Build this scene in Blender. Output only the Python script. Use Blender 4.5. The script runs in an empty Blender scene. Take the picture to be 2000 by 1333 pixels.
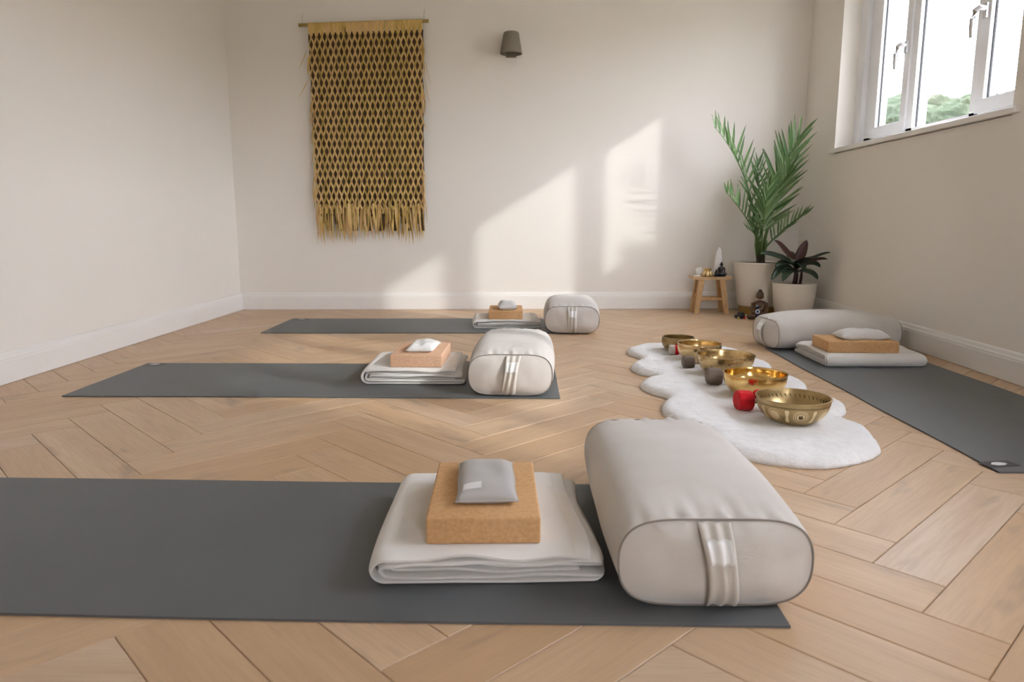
import bpy, bmesh, math, random
import numpy as np
from mathutils import Vector, Matrix, Euler, noise

random.seed(7)
scene = bpy.context.scene
C = scene.collection
R = math.radians

# ------------------------------------------------------------------ camera
cam_d = bpy.data.cameras.new('camera')
cam_d.sensor_width = 36.0
cam_d.lens = 1420 / 2000 * 36.0
cam_d.clip_start = 0.02
cam_d.clip_end = 500
cam_d.dof.use_dof = True
cam_d.dof.focus_distance = 2.5
cam_d.dof.aperture_fstop = 5.6
cam = bpy.data.objects.new('camera', cam_d)
C.objects.link(cam)
cam.location = (0, 0, 0.644)
cam.rotation_euler = (R(90 - 9.475), 0, R(1.412))
scene.camera = cam

# ------------------------------------------------------------------ view
scene.view_settings.view_transform = 'Standard'
scene.view_settings.look = 'None'
scene.view_settings.gamma = 1.0
scene.view_settings.use_curve_mapping = False
scene.view_settings.exposure = 1.0

# ------------------------------------------------------------------ sky
SKY = 7.9
world = bpy.data.worlds.new('world')
scene.world = world
world.use_nodes = True
nt = world.node_tree
nt.nodes.clear()
wo = nt.nodes.new('ShaderNodeOutputWorld')
wb = nt.nodes.new('ShaderNodeBackground')
tc = nt.nodes.new('ShaderNodeTexCoord')
ns = nt.nodes.new('ShaderNodeTexNoise')
ns.inputs['Scale'].default_value = 3.2
ns.inputs['Detail'].default_value = 6
cr = nt.nodes.new('ShaderNodeValToRGB')
cr.color_ramp.elements[0].position = 0.35
cr.color_ramp.elements[0].color = (0.78, 0.785, 0.93, 1)
cr.color_ramp.elements[1].position = 0.62
cr.color_ramp.elements[1].color = (0.91, 0.91, 1.03, 1)
nt.links.new(tc.outputs['Generated'], ns.inputs['Vector'])
nt.links.new(ns.outputs['Fac'], cr.inputs['Fac'])
nt.links.new(cr.outputs['Color'], wb.inputs['Color'])
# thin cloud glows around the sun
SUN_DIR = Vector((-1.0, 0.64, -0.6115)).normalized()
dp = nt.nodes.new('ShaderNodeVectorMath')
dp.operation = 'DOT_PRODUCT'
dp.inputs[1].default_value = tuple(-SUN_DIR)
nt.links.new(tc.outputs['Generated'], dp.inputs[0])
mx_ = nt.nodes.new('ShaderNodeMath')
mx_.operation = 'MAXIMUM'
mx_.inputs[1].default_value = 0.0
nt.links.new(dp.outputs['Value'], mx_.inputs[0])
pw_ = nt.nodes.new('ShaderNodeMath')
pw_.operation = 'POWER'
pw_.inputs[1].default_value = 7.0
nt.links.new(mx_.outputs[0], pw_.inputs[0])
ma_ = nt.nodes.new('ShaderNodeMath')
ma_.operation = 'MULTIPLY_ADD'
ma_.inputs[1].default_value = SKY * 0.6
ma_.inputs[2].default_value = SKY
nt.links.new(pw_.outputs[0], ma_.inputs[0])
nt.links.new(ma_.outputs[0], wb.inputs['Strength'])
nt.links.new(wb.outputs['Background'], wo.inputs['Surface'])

# ------------------------------------------------------------------ sun
sun_d = bpy.data.lights.new('sun', 'SUN')
sun_d.energy = 1.05
sun_d.angle = R(1.4)
sun_d.color = (1.0, 0.985, 0.98)
sun = bpy.data.objects.new('sun', sun_d)
C.objects.link(sun)
sun.location = (8, -4, 7)
sun.rotation_euler = SUN_DIR.to_track_quat('-Z', 'Y').to_euler()

# ================================================================== helpers
def newmat(name, color=(0.8, 0.8, 0.8), rough=0.6, metal=0.0, spec=0.5):
    m = bpy.data.materials.new(name)
    m.use_nodes = True
    b = m.node_tree.nodes['Principled BSDF']
    b.inputs['Base Color'].default_value = (*color, 1)
    b.inputs['Roughness'].default_value = rough
    b.inputs['Metallic'].default_value = metal
    b.inputs['Specular IOR Level'].default_value = spec
    return m

def N(m, t, **kw):
    n = m.node_tree.nodes.new(t)
    for k, v in kw.items():
        if k in n.inputs:
            n.inputs[k].default_value = v
        else:
            setattr(n, k, v)
    return n

def L(m, a, b):
    m.node_tree.links.new(a, b)

def bsdf(m):
    return m.node_tree.nodes['Principled BSDF']

def coords(m, kind='Object', scale=(1, 1, 1), rnd=False):
    t = N(m, 'ShaderNodeTexCoord')
    mp = N(m, 'ShaderNodeMapping')
    mp.inputs['Scale'].default_value = scale
    L(m, t.outputs[kind], mp.inputs['Vector'])
    if rnd:
        oi = N(m, 'ShaderNodeObjectInfo')
        mu = N(m, 'ShaderNodeMath', operation='MULTIPLY')
        mu.inputs[1].default_value = 57.0
        L(m, oi.outputs['Random'], mu.inputs[0])
        cb = N(m, 'ShaderNodeCombineXYZ')
        for i in range(3):
            L(m, mu.outputs[0], cb.inputs[i])
        L(m, cb.outputs[0], mp.inputs['Location'])
    return mp.outputs['Vector']

def ramp(m, fac, stops):
    r = N(m, 'ShaderNodeValToRGB')
    e = r.color_ramp.elements
    while len(e) < len(stops):
        e.new(0.5)
    for i, (p, c) in enumerate(stops):
        e[i].position = p
        e[i].color = (*c, 1)
    L(m, fac, r.inputs['Fac'])
    return r.outputs['Color']

def mixc(m, fac, a, b, mode='MIX'):
    n = N(m, 'ShaderNodeMix', data_type='RGBA', blend_type=mode)
    if isinstance(fac, (int, float)):
        n.inputs[0].default_value = fac
    else:
        L(m, fac, n.inputs[0])
    for idx, v in ((6, a), (7, b)):
        if isinstance(v, tuple):
            n.inputs[idx].default_value = (*v, 1)
        else:
            L(m, v, n.inputs[idx])
    return n.outputs[2]

def bump(m, height, strength=0.2, dist=0.01):
    b = N(m, 'ShaderNodeBump')
    b.inputs['Strength'].default_value = strength
    b.inputs['Distance'].default_value = dist
    L(m, height, b.inputs['Height'])
    L(m, b.outputs['Normal'], bsdf(m).inputs['Normal'])

def noisetex(m, vec, scale, detail=4, rough=0.5):
    n = N(m, 'ShaderNodeTexNoise')
    n.inputs['Scale'].default_value = scale
    n.inputs['Detail'].default_value = detail
    n.inputs['Roughness'].default_value = rough
    L(m, vec, n.inputs['Vector'])
    return n.outputs['Fac']

def mesh_from(name, verts, faces, mat=None, smooth=False):
    me = bpy.data.meshes.new(name)
    me.from_pydata([tuple(v) for v in verts], [], [tuple(f) for f in faces])
    me.update()
    if mat:
        me.materials.append(mat)
    if smooth:
        me.polygons.foreach_set('use_smooth', [True] * len(me.polygons))
    return me

def obj(name, me, parent=None, loc=(0, 0, 0), rot=(0, 0, 0), scale=None):
    o = bpy.data.objects.new(name, me)
    C.objects.link(o)
    o.location = loc
    o.rotation_euler = rot
    if scale is not None:
        o.scale = scale
    if parent:
        o.parent = parent
    return o

def tag(o, label, cat, group=None):
    o['label'] = label
    o['category'] = cat
    if group:
        o['group'] = group
    return o

def thing(name, label, cat, loc=(0, 0, 0), rotz=0.0, group=None):
    o = bpy.data.objects.new(name, None)
    C.objects.link(o)
    o.empty_display_size = 0.05
    o.location = loc
    o.rotation_euler = (0, 0, rotz)
    return tag(o, label, cat, group)

def struct(o):
    o['kind'] = 'structure'
    return o

class MB:
    """collects geometry for one mesh"""
    def __init__(s):
        s.v = []
        s.f = []
    def add(s, v, f):
        n = len(s.v)
        s.v += [tuple(p) for p in v]
        s.f += [tuple(i + n for i in q) for q in f]
    def box(s, x0, x1, y0, y1, z0, z1):
        v = [(x, y, z) for z in (z0, z1) for y in (y0, y1) for x in (x0, x1)]
        f = [(0, 2, 3, 1), (4, 5, 7, 6), (0, 1, 5, 4), (2, 6, 7, 3), (0, 4, 6, 2), (1, 3, 7, 5)]
        s.add(v, f)
    def tube(s, pts, rad, seg=8, cap=True):
        pts = [Vector(p) for p in pts]
        if not hasattr(rad, '__len__'):
            rad = [rad] * len(pts)
        up = Vector((0, 0, 1))
        rings = []
        for i, p in enumerate(pts):
            a = pts[max(i - 1, 0)]
            b = pts[min(i + 1, len(pts) - 1)]
            t = (b - a).normalized()
            ref = up if abs(t.dot(up)) < 0.95 else Vector((1, 0, 0))
            u = t.cross(ref).normalized()
            w = u.cross(t)
            rings.append([p + (u * math.cos(k * 2 * math.pi / seg) + w * math.sin(k * 2 * math.pi / seg)) * rad[i] for k in range(seg)])
        v = [q for r in rings for q in r]
        f = []
        for i in range(len(pts) - 1):
            for k in range(seg):
                k2 = (k + 1) % seg
                f.append((i * seg + k, i * seg + k2, (i + 1) * seg + k2, (i + 1) * seg + k))
        if cap:
            f.append(tuple(range(seg))[::-1])
            f.append(tuple((len(pts) - 1) * seg + k for k in range(seg)))
        s.add(v, f)
    def lathe(s, prof, seg=48, c=(0, 0, 0)):
        """prof: list of (r,z)"""
        v = []
        f = []
        for r, z in prof:
            for k in range(seg):
                a = 2 * math.pi * k / seg
                v.append((c[0] + r * math.cos(a), c[1] + r * math.sin(a), c[2] + z))
        n = len(prof)
        for i in range(n - 1):
            for k in range(seg):
                k2 = (k + 1) % seg
                f.append((i * seg + k, i * seg + k2, (i + 1) * seg + k2, (i + 1) * seg + k))
        if prof[0][0] > 1e-5:
            f.append(tuple(range(seg))[::-1])
        if prof[-1][0] > 1e-5:
            f.append(tuple((n - 1) * seg + k for k in range(seg)))
        s.add(v, f)
    def ellipsoid(s, c, r, seg=16, rings=10, rot=None):
        v = []
        f = []
        M = rot.to_matrix() if rot else Matrix.Identity(3)
        for i in range(rings + 1):
            th = math.pi * i / rings
            for k in range(seg):
                a = 2 * math.pi * k / seg
                p = M @ Vector((r[0] * math.sin(th) * math.cos(a), r[1] * math.sin(th) * math.sin(a), r[2] * math.cos(th)))
                v.append(tuple(p + Vector(c)))
        for i in range(rings):
            for k in range(seg):
                k2 = (k + 1) % seg
                f.append((i * seg + k, (i + 1) * seg + k, (i + 1) * seg + k2, i * seg + k2))
        s.add(v, f)
    def mesh(s, name, mat, smooth=False, weld=True, bevel=0.0, bseg=2):
        me = mesh_from(name, s.v, s.f, mat)
        bm = bmesh.new()
        bm.from_mesh(me)
        if weld:
            bmesh.ops.remove_doubles(bm, verts=bm.verts, dist=1e-6)
        bmesh.ops.recalc_face_normals(bm, faces=bm.faces)
        if bevel > 0:
            bmesh.ops.bevel(bm, geom=list(bm.edges), offset=bevel, segments=bseg, profile=0.5, affect='EDGES', clamp_overlap=True)
        bm.to_mesh(me)
        bm.free()
        if smooth:
            me.polygons.foreach_set('use_smooth', [True] * len(me.polygons))
            if smooth == 'angle':
                sharp_by_angle(me)
        return me

def sharp_by_angle(me, ang=40):
    bm = bmesh.new()
    bm.from_mesh(me)
    for e in bm.edges:
        if len(e.link_faces) == 2 and e.calc_face_angle(0) > R(ang):
            e.smooth = False
    bm.to_mesh(me)
    bm.free()

def part(mb, name, mat, parent, **kw):
    loc = kw.pop('loc', (0, 0, 0))
    rot = kw.pop('rot', (0, 0, 0))
    return obj(name, mb.mesh(name, mat, **kw), parent, loc, rot)

def bez(p0, p1, p2, t):
    return (1 - t) ** 2 * Vector(p0) + 2 * (1 - t) * t * Vector(p1) + t * t * Vector(p2)

# ================================================================== materials
def m_wall():
    m = newmat('wall_paint', (0.80, 0.765, 0.71), 0.85, spec=0.25)
    v = coords(m)
    n1 = noisetex(m, v, 1.3, 3)
    c = ramp(m, n1, [(0.3, (0.875, 0.825, 0.75)), (0.7, (0.89, 0.845, 0.775))])
    L(m, c, bsdf(m).inputs['Base Color'])
    bump(m, noisetex(m, v, 220, 2), 0.05, 0.002)
    return m
MWALL = m_wall()
MTRIM = newmat('white_gloss_paint', (0.885, 0.855, 0.81), 0.4)
MCEIL = newmat('ceiling_paint', (0.86, 0.85, 0.83), 0.9, spec=0.2)
MUPVC = newmat('white_window_plastic', (0.90, 0.905, 0.92), 0.3)
MGASK = newmat('black_gasket', (0.01, 0.01, 0.012), 0.6)
MHANDLE = newmat('satin_handle_metal', (0.62, 0.61, 0.62), 0.3, 0.7)

def m_glass():
    m = bpy.data.materials.new('window_glass')
    m.use_nodes = True
    t = m.node_tree
    t.nodes.clear()
    o = t.nodes.new('ShaderNodeOutputMaterial')
    mx = t.nodes.new('ShaderNodeMixShader')
    tr = t.nodes.new('ShaderNodeBsdfTransparent')
    tr.inputs['Color'].default_value = (0.96, 0.98, 0.97, 1)
    gl = t.nodes.new('ShaderNodeBsdfGlossy')
    gl.inputs['Roughness'].default_value = 0.02
    mx.inputs[0].default_value = 0.06
    t.links.new(tr.outputs[0], mx.inputs[1])
    t.links.new(gl.outputs[0], mx.inputs[2])
    t.links.new(mx.outputs[0], o.inputs['Surface'])
    return m
MGLASS = m_glass()

def m_oak():
    m = newmat('pale_oak_plank', (0.6, 0.43, 0.28), 0.42, spec=0.45)
    oi = N(m, 'ShaderNodeObjectInfo')
    v1 = coords(m, 'Object', (1.0, 9.0, 1.0), rnd=True)
    v2 = coords(m, 'Object', (1.6, 26.0, 1.0), rnd=True)
    v3 = coords(m, 'Object', (2.2, 7.0, 1.0), rnd=True)
    broad = noisetex(m, v1, 1.6, 4, 0.55)
    grain = noisetex(m, v2, 5.0, 6, 0.6)
    knots = noisetex(m, v3, 2.1, 3, 0.5)
    base = ramp(m, oi.outputs['Random'], [(0.0, (0.59, 0.385, 0.215)), (0.3, (0.645, 0.445, 0.265)), (0.55, (0.68, 0.49, 0.315)), (0.8, (0.62, 0.42, 0.245)), (1.0, (0.69, 0.535, 0.39))])
    c1 = mixc(m, ramp(m, broad, [(0.38, (0, 0, 0)), (0.72, (0.75, 0.75, 0.75))]), base, (0.53, 0.35, 0.205))
    c2 = mixc(m, ramp(m, grain, [(0.42, (0, 0, 0)), (0.75, (0.4, 0.4, 0.4))]), c1, (0.44, 0.295, 0.19))
    c3 = mixc(m, ramp(m, knots, [(0.60, (0, 0, 0)), (0.78, (0.75, 0.75, 0.75))]), c2, (0.33, 0.235, 0.165))
    L(m, c3, bsdf(m).inputs['Base Color'])
    rr = ramp(m, grain, [(0.3, (0.36, 0.36, 0.36)), (0.8, (0.5, 0.5, 0.5))])
    L(m, rr, bsdf(m).inputs['Roughness'])
    bump(m, grain, 0.06, 0.001)
    return m
MOAK = m_oak()
MJOINT = newmat('plank_joint', (0.20, 0.135, 0.085), 0.8)

def m_mat():
    m = newmat('charcoal_mat_rubber', (0.09, 0.095, 0.10), 0.5, spec=0.55)
    v = coords(m)
    n1 = noisetex(m, v, 3, 3)
    c = ramp(m, n1, [(0.3, (0.105, 0.114, 0.118)), (0.7, (0.118, 0.127, 0.133))])
    L(m, c, bsdf(m).inputs['Base Color'])
    bump(m, noisetex(m, v, 500, 2), 0.12, 0.001)
    return m
MMAT = m_mat()

def m_linen(name, a, b, scale=420):
    m = newmat(name, a, 0.9, spec=0.15)
    t = N(m, 'ShaderNodeTexCoord')
    v = coords(m, 'Object', (1, 1, 1), rnd=True)
    n1 = noisetex(m, v, 7, 4)
    c = ramp(m, n1, [(0.3, a), (0.75, b)])
    w1 = N(m, 'ShaderNodeTexWave', wave_type='BANDS', bands_direction='X')
    w1.inputs['Scale'].default_value = scale
    w1.inputs['Distortion'].default_value = 2.0
    w1.inputs['Detail'].default_value = 2
    w2 = N(m, 'ShaderNodeTexWave', wave_type='BANDS', bands_direction='Y')
    w2.inputs['Scale'].default_value = scale
    w2.inputs['Distortion'].default_value = 2.0
    L(m, t.outputs['Object'], w1.inputs['Vector'])
    L(m, t.outputs['Object'], w2.inputs['Vector'])
    ad = N(m, 'ShaderNodeMath', operation='ADD')
    L(m, w1.outputs['Fac'], ad.inputs[0])
    L(m, w2.outputs['Fac'], ad.inputs[1])
    n2 = noisetex(m, v, 60, 4, 0.7)
    ad2 = N(m, 'ShaderNodeMath', operation='ADD')
    L(m, ad.outputs[0], ad2.inputs[0])
    L(m, n2, ad2.inputs[1])
    L(m, c, bsdf(m).inputs['Base Color'])
    bump(m, ad2.outputs[0], 0.25, 0.0012)
    bsdf(m).inputs['Sheen Weight'].default_value = 0.15
    return m
MLINEN = m_linen('natural_linen', (0.65, 0.605, 0.555), (0.73, 0.69, 0.645))
MPIPE = m_linen('linen_piping', (0.27, 0.235, 0.20), (0.33, 0.29, 0.25))
MSTRAP = m_linen('linen_strap', (0.66, 0.62, 0.56), (0.72, 0.68, 0.62))
MCOTTON = m_linen('cream_cotton', (0.80, 0.765, 0.71), (0.87, 0.84, 0.80), 260)
MHEM = m_linen('cream_hem', (0.85, 0.82, 0.78), (0.90, 0.88, 0.85), 260)
MPILLOW_G = m_linen('grey_linen', (0.50, 0.475, 0.45), (0.58, 0.555, 0.53), 520)
MPILLOW_W = m_linen('white_linen', (0.70, 0.685, 0.665), (0.78, 0.765, 0.745), 520)
MTAG = newmat('white_cotton_tag', (0.86, 0.85, 0.83), 0.8, spec=0.1)

def m_cork(name, a, b):
    m = newmat(name, a, 0.8, spec=0.2)
    v = coords(m)
    n1 = noisetex(m, v, 130, 3, 0.7)
    n2 = noisetex(m, v, 9, 3)
    c = ramp(m, n1, [(0.3, tuple(x * 0.82 for x in a)), (0.55, a), (0.75, b)])
    c = mixc(m, ramp(m, n2, [(0.4, (0, 0, 0)), (0.7, (0.3, 0.3, 0.3))]), c, b)
    L(m, c, bsdf(m).inputs['Base Color'])
    bump(m, n1, 0.2, 0.001)
    return m
MCORK = m_cork('tan_cork', (0.66, 0.385, 0.175), (0.74, 0.465, 0.245))
MCORKP = m_cork('peach_cork', (0.68, 0.42, 0.27), (0.74, 0.48, 0.33))

def m_brass(name, base, dark, rough, spots=0.0, tint=0.35):
    m = newmat(name, base, rough, 1.0)
    v = coords(m, 'Object', (1, 1, 1), rnd=True)
    n1 = noisetex(m, v, 14, 5, 0.6)
    n2 = noisetex(m, v, 55, 4, 0.7)
    c = ramp(m, n1, [(0.35, dark), (0.6, base)])
    if spots:
        c = mixc(m, ramp(m, n2, [(0.56, (0, 0, 0)), (0.66, (spots, spots, spots))]), c, (0.10, 0.06, 0.02))
    L(m, c, bsdf(m).inputs['Base Color'])
    vv = N(m, 'ShaderNodeTexVoronoi')
    vv.inputs['Scale'].default_value = 75
    L(m, v, vv.inputs['Vector'])
    bump(m, vv.outputs['Distance'], 0.12, 0.002)
    return m
MBRASS1 = m_brass('aged_brass', (0.56, 0.42, 0.21), (0.40, 0.29, 0.14), 0.36)
MBRASS2 = m_brass('polished_brass', (0.86, 0.60, 0.24), (0.70, 0.46, 0.17), 0.16)
MBRASS3 = m_brass('spotted_brass', (0.66, 0.49, 0.25), (0.45, 0.31, 0.14), 0.24, 0.8)
MBRASS4 = m_brass('pale_brass', (0.80, 0.62, 0.34), (0.62, 0.45, 0.22), 0.22)
MBRASS5 = m_brass('dull_bronze', (0.42, 0.32, 0.16), (0.28, 0.21, 0.10), 0.36)
MRELIEF = m_brass('bright_relief_brass', (0.92, 0.77, 0.50), (0.82, 0.66, 0.40), 0.5)
MENGRAVE = newmat('dark_engraving', (0.12, 0.085, 0.035), 0.55, 0.6)

MREDFELT = m_linen('red_felt', (0.62, 0.012, 0.02), (0.75, 0.02, 0.03), 900)
MGREYFELT = m_linen('taupe_felt', (0.20, 0.155, 0.125), (0.26, 0.205, 0.165), 900)
MWHITEFELT = m_linen('white_felt', (0.7, 0.62, 0.55), (0.76, 0.69, 0.62), 900)

def m_wood(name, a, b, scale=(6, 6, 40), rough=0.55):
    m = newmat(name, a, rough, spec=0.35)
    v = coords(m, 'Object', scale, rnd=True)
    n = noisetex(m, v, 2.5, 5, 0.6)
    c = ramp(m, n, [(0.3, a), (0.7, b)])
    L(m, c, bsdf(m).inputs['Base Color'])
    bump(m, n, 0.1, 0.002)
    return m
MSTOOL = m_wood('stool_elm', (0.46, 0.27, 0.115), (0.62, 0.40, 0.20), (30, 30, 5))
MSTOOLTOP = m_wood('stool_elm_top', (0.46, 0.28, 0.13), (0.64, 0.44, 0.25), (5, 40, 20))
MSTICK = m_wood('mallet_wood', (0.55, 0.36, 0.20), (0.70, 0.50, 0.32), (5, 60, 60))
MSTAND = m_wood('golden_rattan', (0.34, 0.22, 0.055), (0.44, 0.30, 0.09), (10, 10, 60))

MPOT = newmat('ivory_glazed_pot', (0.83, 0.77, 0.67), 0.4)
v_ = coords(MPOT); bump(MPOT, noisetex(MPOT, v_, 30, 2), 0.03, 0.003)
MSOIL = newmat('dark_soil', (0.03, 0.022, 0.016), 0.95)
v_ = coords(MSOIL); bump(MSOIL, noisetex(MSOIL, v_, 60, 4), 0.8, 0.01)

def m_leaf(name, stops, rough=0.45, trans=0.12):
    m = newmat(name, stops[0], rough, spec=0.4)
    oi = N(m, 'ShaderNodeObjectInfo')
    k = len(stops)
    c = ramp(m, oi.outputs['Random'], [(i / (k - 1), s) for i, s in enumerate(stops)])
    v = coords(m, 'Object', (30, 2, 2), rnd=True)
    n = noisetex(m, v, 3, 3)
    c = mixc(m, ramp(m, n, [(0.4, (0, 0, 0)), (0.7, (0.35, 0.35, 0.35))]), c, tuple(x * 0.6 for x in stops[0]))
    L(m, c, bsdf(m).inputs['Base Color'])
    return m
MPALM = m_leaf('palm_leaf', [(0.085, 0.17, 0.055), (0.16, 0.28, 0.10), (0.27, 0.41, 0.19)])
MPALMSTEM = m_leaf('palm_stem', [(0.11, 0.20, 0.06), (0.16, 0.26, 0.08)])
MTRUNK = m_wood('palm_trunk_fibre', (0.035, 0.028, 0.018), (0.075, 0.06, 0.035), (40, 40, 8), 0.9)
MCORD_G = m_leaf('dark_green_leaf', [(0.025, 0.05, 0.03), (0.05, 0.085, 0.05), (0.04, 0.055, 0.035)], 0.3)
MCORD_P = m_leaf('burgundy_leaf', [(0.055, 0.02, 0.02), (0.085, 0.03, 0.025)], 0.35)

def m_straw(name, stops):
    m = newmat(name, stops[0], 0.6, spec=0.3)
    oi = N(m, 'ShaderNodeObjectInfo')
    v = coords(m, 'Object', (60, 60, 9), rnd=True)
    n = noisetex(m, v, 1.5, 4, 0.6)
    mx = N(m, 'ShaderNodeMath', operation='MULTIPLY_ADD')
    mx.inputs[1].default_value = 0.6
    L(m, oi.outputs['Random'], mx.inputs[0])
    sc = N(m, 'ShaderNodeMath', operation='MULTIPLY_ADD')
    sc.inputs[1].default_value = 1.3
    sc.inputs[2].default_value = -0.42
    L(m, n, sc.inputs[0])
    L(m, sc.outputs[0], mx.inputs[2])
    k = len(stops)
    c = ramp(m, mx.outputs[0], [(i / (k - 1), s) for i, s in enumerate(stops)])
    L(m, c, bsdf(m).inputs['Base Color'])
    return m
MSTRAW = m_straw('dried_palm_straw', [(0.24, 0.155, 0.035), (0.54, 0.36, 0.095), (0.76, 0.53, 0.19), (0.70, 0.45, 0.21), (0.42, 0.34, 0.07)])
MSTRAWD = m_straw('brown_palm_backing', [(0.05, 0.026, 0.012), (0.10, 0.055, 0.025), (0.075, 0.05, 0.018), (0.16, 0.095, 0.04)])
MROD = m_wood('bamboo_rod', (0.36, 0.25, 0.06), (0.46, 0.33, 0.10), (5, 30, 30))
MSTRING = newmat('twine', (0.45, 0.38, 0.27), 0.9)
MLAMP = newmat('taupe_lamp_metal', (0.25, 0.22, 0.17), 0.55, spec=0.35)
v_ = coords(MLAMP); bump(MLAMP, noisetex(MLAMP, v_, 200, 2), 0.05, 0.002)
MBULB = newmat('frosted_bulb', (0.8, 0.78, 0.72), 0.3)
MBLACK = newmat('black_resin', (0.012, 0.012, 0.013), 0.4)
MBRONZE = m_wood('brown_statue', (0.10, 0.055, 0.035), (0.17, 0.10, 0.065), (20, 20, 20), 0.5)
MHAIR = newmat('dark_statue_hair', (0.035, 0.025, 0.015), 0.6)
MBEADS = newmat('pale_beads', (0.75, 0.66, 0.6), 0.35)
MSELEN = newmat('white_selenite', (0.88, 0.86, 0.85), 0.35)
MSELEN_b = bsdf(MSELEN); MSELEN_b.inputs['Subsurface Weight'].default_value = 0.3
MSELEN_b.inputs['Subsurface Radius'].default_value = (0.02, 0.02, 0.02)
MGOLD = newmat('gold_holder', (0.72, 0.54, 0.26), 0.35, 0.8)
MSHELL = newmat('white_card', (0.82, 0.79, 0.74), 0.6)
MNAVY = newmat('navy_glass', (0.01, 0.02, 0.12), 0.15)
MSKYB = newmat('sky_blue_glass', (0.25, 0.50, 0.75), 0.2)
MWHITEG = newmat('white_glass', (0.82, 0.85, 0.88), 0.2)
MYELLOW = newmat('yellow_stone', (0.55, 0.52, 0.14), 0.4)

# ================================================================== room shell
XL, XR = -2.09, 1.94
YF = -2.4
BS = 0.0437                       # the back wall is a touch out of square
def yback(x):
    return 5.19 + BS * (x + 2.09)
BANG = math.atan(BS)
ZC = 2.42
TH = 0.26

# ---- floor: herringbone planks
PW, PL = 0.126, 0.613
X0, Y0 = -0.648, 0.140
room = [(XL - 0.0, YF), (XR, YF), (XR, yback(XR)), (XL, yback(XL))]

def clip(poly, clipper):
    out = list(poly)
    for i in range(len(clipper)):
        a = clipper[i]
        b = clipper[(i + 1) % len(clipper)]
        inp = out
        out = []
        if not inp:
            break
        def inside(p):
            return (b[0] - a[0]) * (p[1] - a[1]) - (b[1] - a[1]) * (p[0] - a[0]) >= -1e-9
        for j in range(len(inp)):
            p = inp[j]
            q = inp[(j + 1) % len(inp)]
            ip, iq = inside(p), inside(q)
            if ip:
                out.append(p)
            if ip != iq:
                d1 = (b[0] - a[0]) * (p[1] - a[1]) - (b[1] - a[1]) * (p[0] - a[0])
                d2 = (b[0] - a[0]) * (q[1] - a[1]) - (b[1] - a[1]) * (q[0] - a[0])
                t = d1 / (d1 - d2)
                out.append((p[0] + t * (q[0] - p[0]), p[1] + t * (q[1] - p[1])))
    return out

def shrink(poly, d):
    n = len(poly)
    res = []
    for i in range(n):
        p0, p1, p2 = Vector(poly[i - 1]), Vector(poly[i]), Vector(poly[(i + 1) % n])
        e1 = (p1 - p0).normalized()
        e2 = (p2 - p1).normalized()
        n1 = Vector((-e1.y, e1.x))
        n2 = Vector((-e2.y, e2.x))
        den = 1 + n1.dot(n2)
        if den < 0.05:
            return None
        res.append(tuple(p1 + (n1 + n2) * d / den))
    return res

def area(poly):
    return 0.5 * sum(poly[i - 1][0] * poly[i][1] - poly[i][0] * poly[i - 1][1] for i in range(len(poly)))

def clean(poly):
    out = []
    for p in poly:
        if not out or (Vector(p) - Vector(out[-1])).length > 0.004:
            out.append(p)
    while len(out) > 1 and (Vector(out[0]) - Vector(out[-1])).length <= 0.004:
        out.pop()
    return out

def plank_geo(poly):
    """poly CCW in plank coordinates -> verts, faces; top at z=0"""
    a = shrink(poly, 0.0007)
    b = shrink(poly, 0.0020)
    if not a or not b or area(b) < 1e-5:
        return None
    n = len(a)
    v = [(p[0], p[1], -0.012) for p in a] + [(p[0], p[1], -0.0012) for p in a] + [(p[0], p[1], 0.0) for p in b]
    f = []
    for i in range(n):
        j = (i + 1) % n
        f.append((i, j, n + j, n + i))
        f.append((n + i, n + j, 2 * n + j, 2 * n + i))
    f.append(tuple(range(2 * n, 3 * n)))
    return v, f

floor_mb = MB()
floor_mb.box(XL - 0.2, XR + 0.2, YF - 0.2, 5.7, -0.10, -0.0125)
floor = struct(obj('floor', floor_mb.mesh('floor', MJOINT)))
s2 = math.sqrt(0.5)
camv = cam.matrix_world
def project(x, y, z=0.0):
    p, yw = R(9.475), R(1.412)
    fw = Vector((-math.sin(yw) * math.cos(p), math.cos(yw) * math.cos(p), -math.sin(p)))
    rt = Vector((math.cos(yw), math.sin(yw), 0))
    up = rt.cross(fw)
    d = Vector((x, y, z - 0.644))
    c = d.dot(fw)
    if c < 0.05:
        return None
    return 1000 + 1420 * d.dot(rt) / c, 666.5 - 1420 * d.dot(up) / c
plank_list = []
for col in range(-5, 8):
    for k in range(-40, 60):
        for kind in (0, 1):
            ou, ov = col * PL, col * PL
            if kind == 0:
                u0, v0 = ou - k * PW, ov + k * PW
                rect = [(u0, v0), (u0 + PL, v0), (u0 + PL, v0 + PW), (u0, v0 + PW)]
            else:
                u0, v0 = ou + PL - k * PW, ov + k * PW
                rect = [(u0, v0), (u0 + PW, v0), (u0 + PW, v0 + PL), (u0, v0 + PL)]
            # u along (1,-1)/sqrt2 , v along (1,1)/sqrt2
            wp = [(X0 + (u + v) * s2, Y0 + (v - u) * s2) for u, v in rect]
            cx = sum(p[0] for p in wp) / 4
            cy = sum(p[1] for p in wp) / 4
            if not (XL - 0.5 < cx < XR + 0.5 and YF - 0.5 < cy < 6.0):
                continue
            ang = R(-45) if kind == 0 else R(45)
            full = all(XL < p[0] < XR and YF < p[1] < yback(p[0]) for p in wp)
            if full:
                cl = None
            else:
                cl = clean(clip(wp, room))
                if len(cl) < 3 or area(cl) < 2e-4:
                    continue
            plank_list.append((cx, cy, ang, cl))
rp = [(-PL / 2, -PW / 2), (PL / 2, -PW / 2), (PL / 2, PW / 2), (-PL / 2, PW / 2)]
gv, gf = plank_geo(rp)
plank_me = mesh_from('plank', gv, gf, MOAK)
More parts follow.
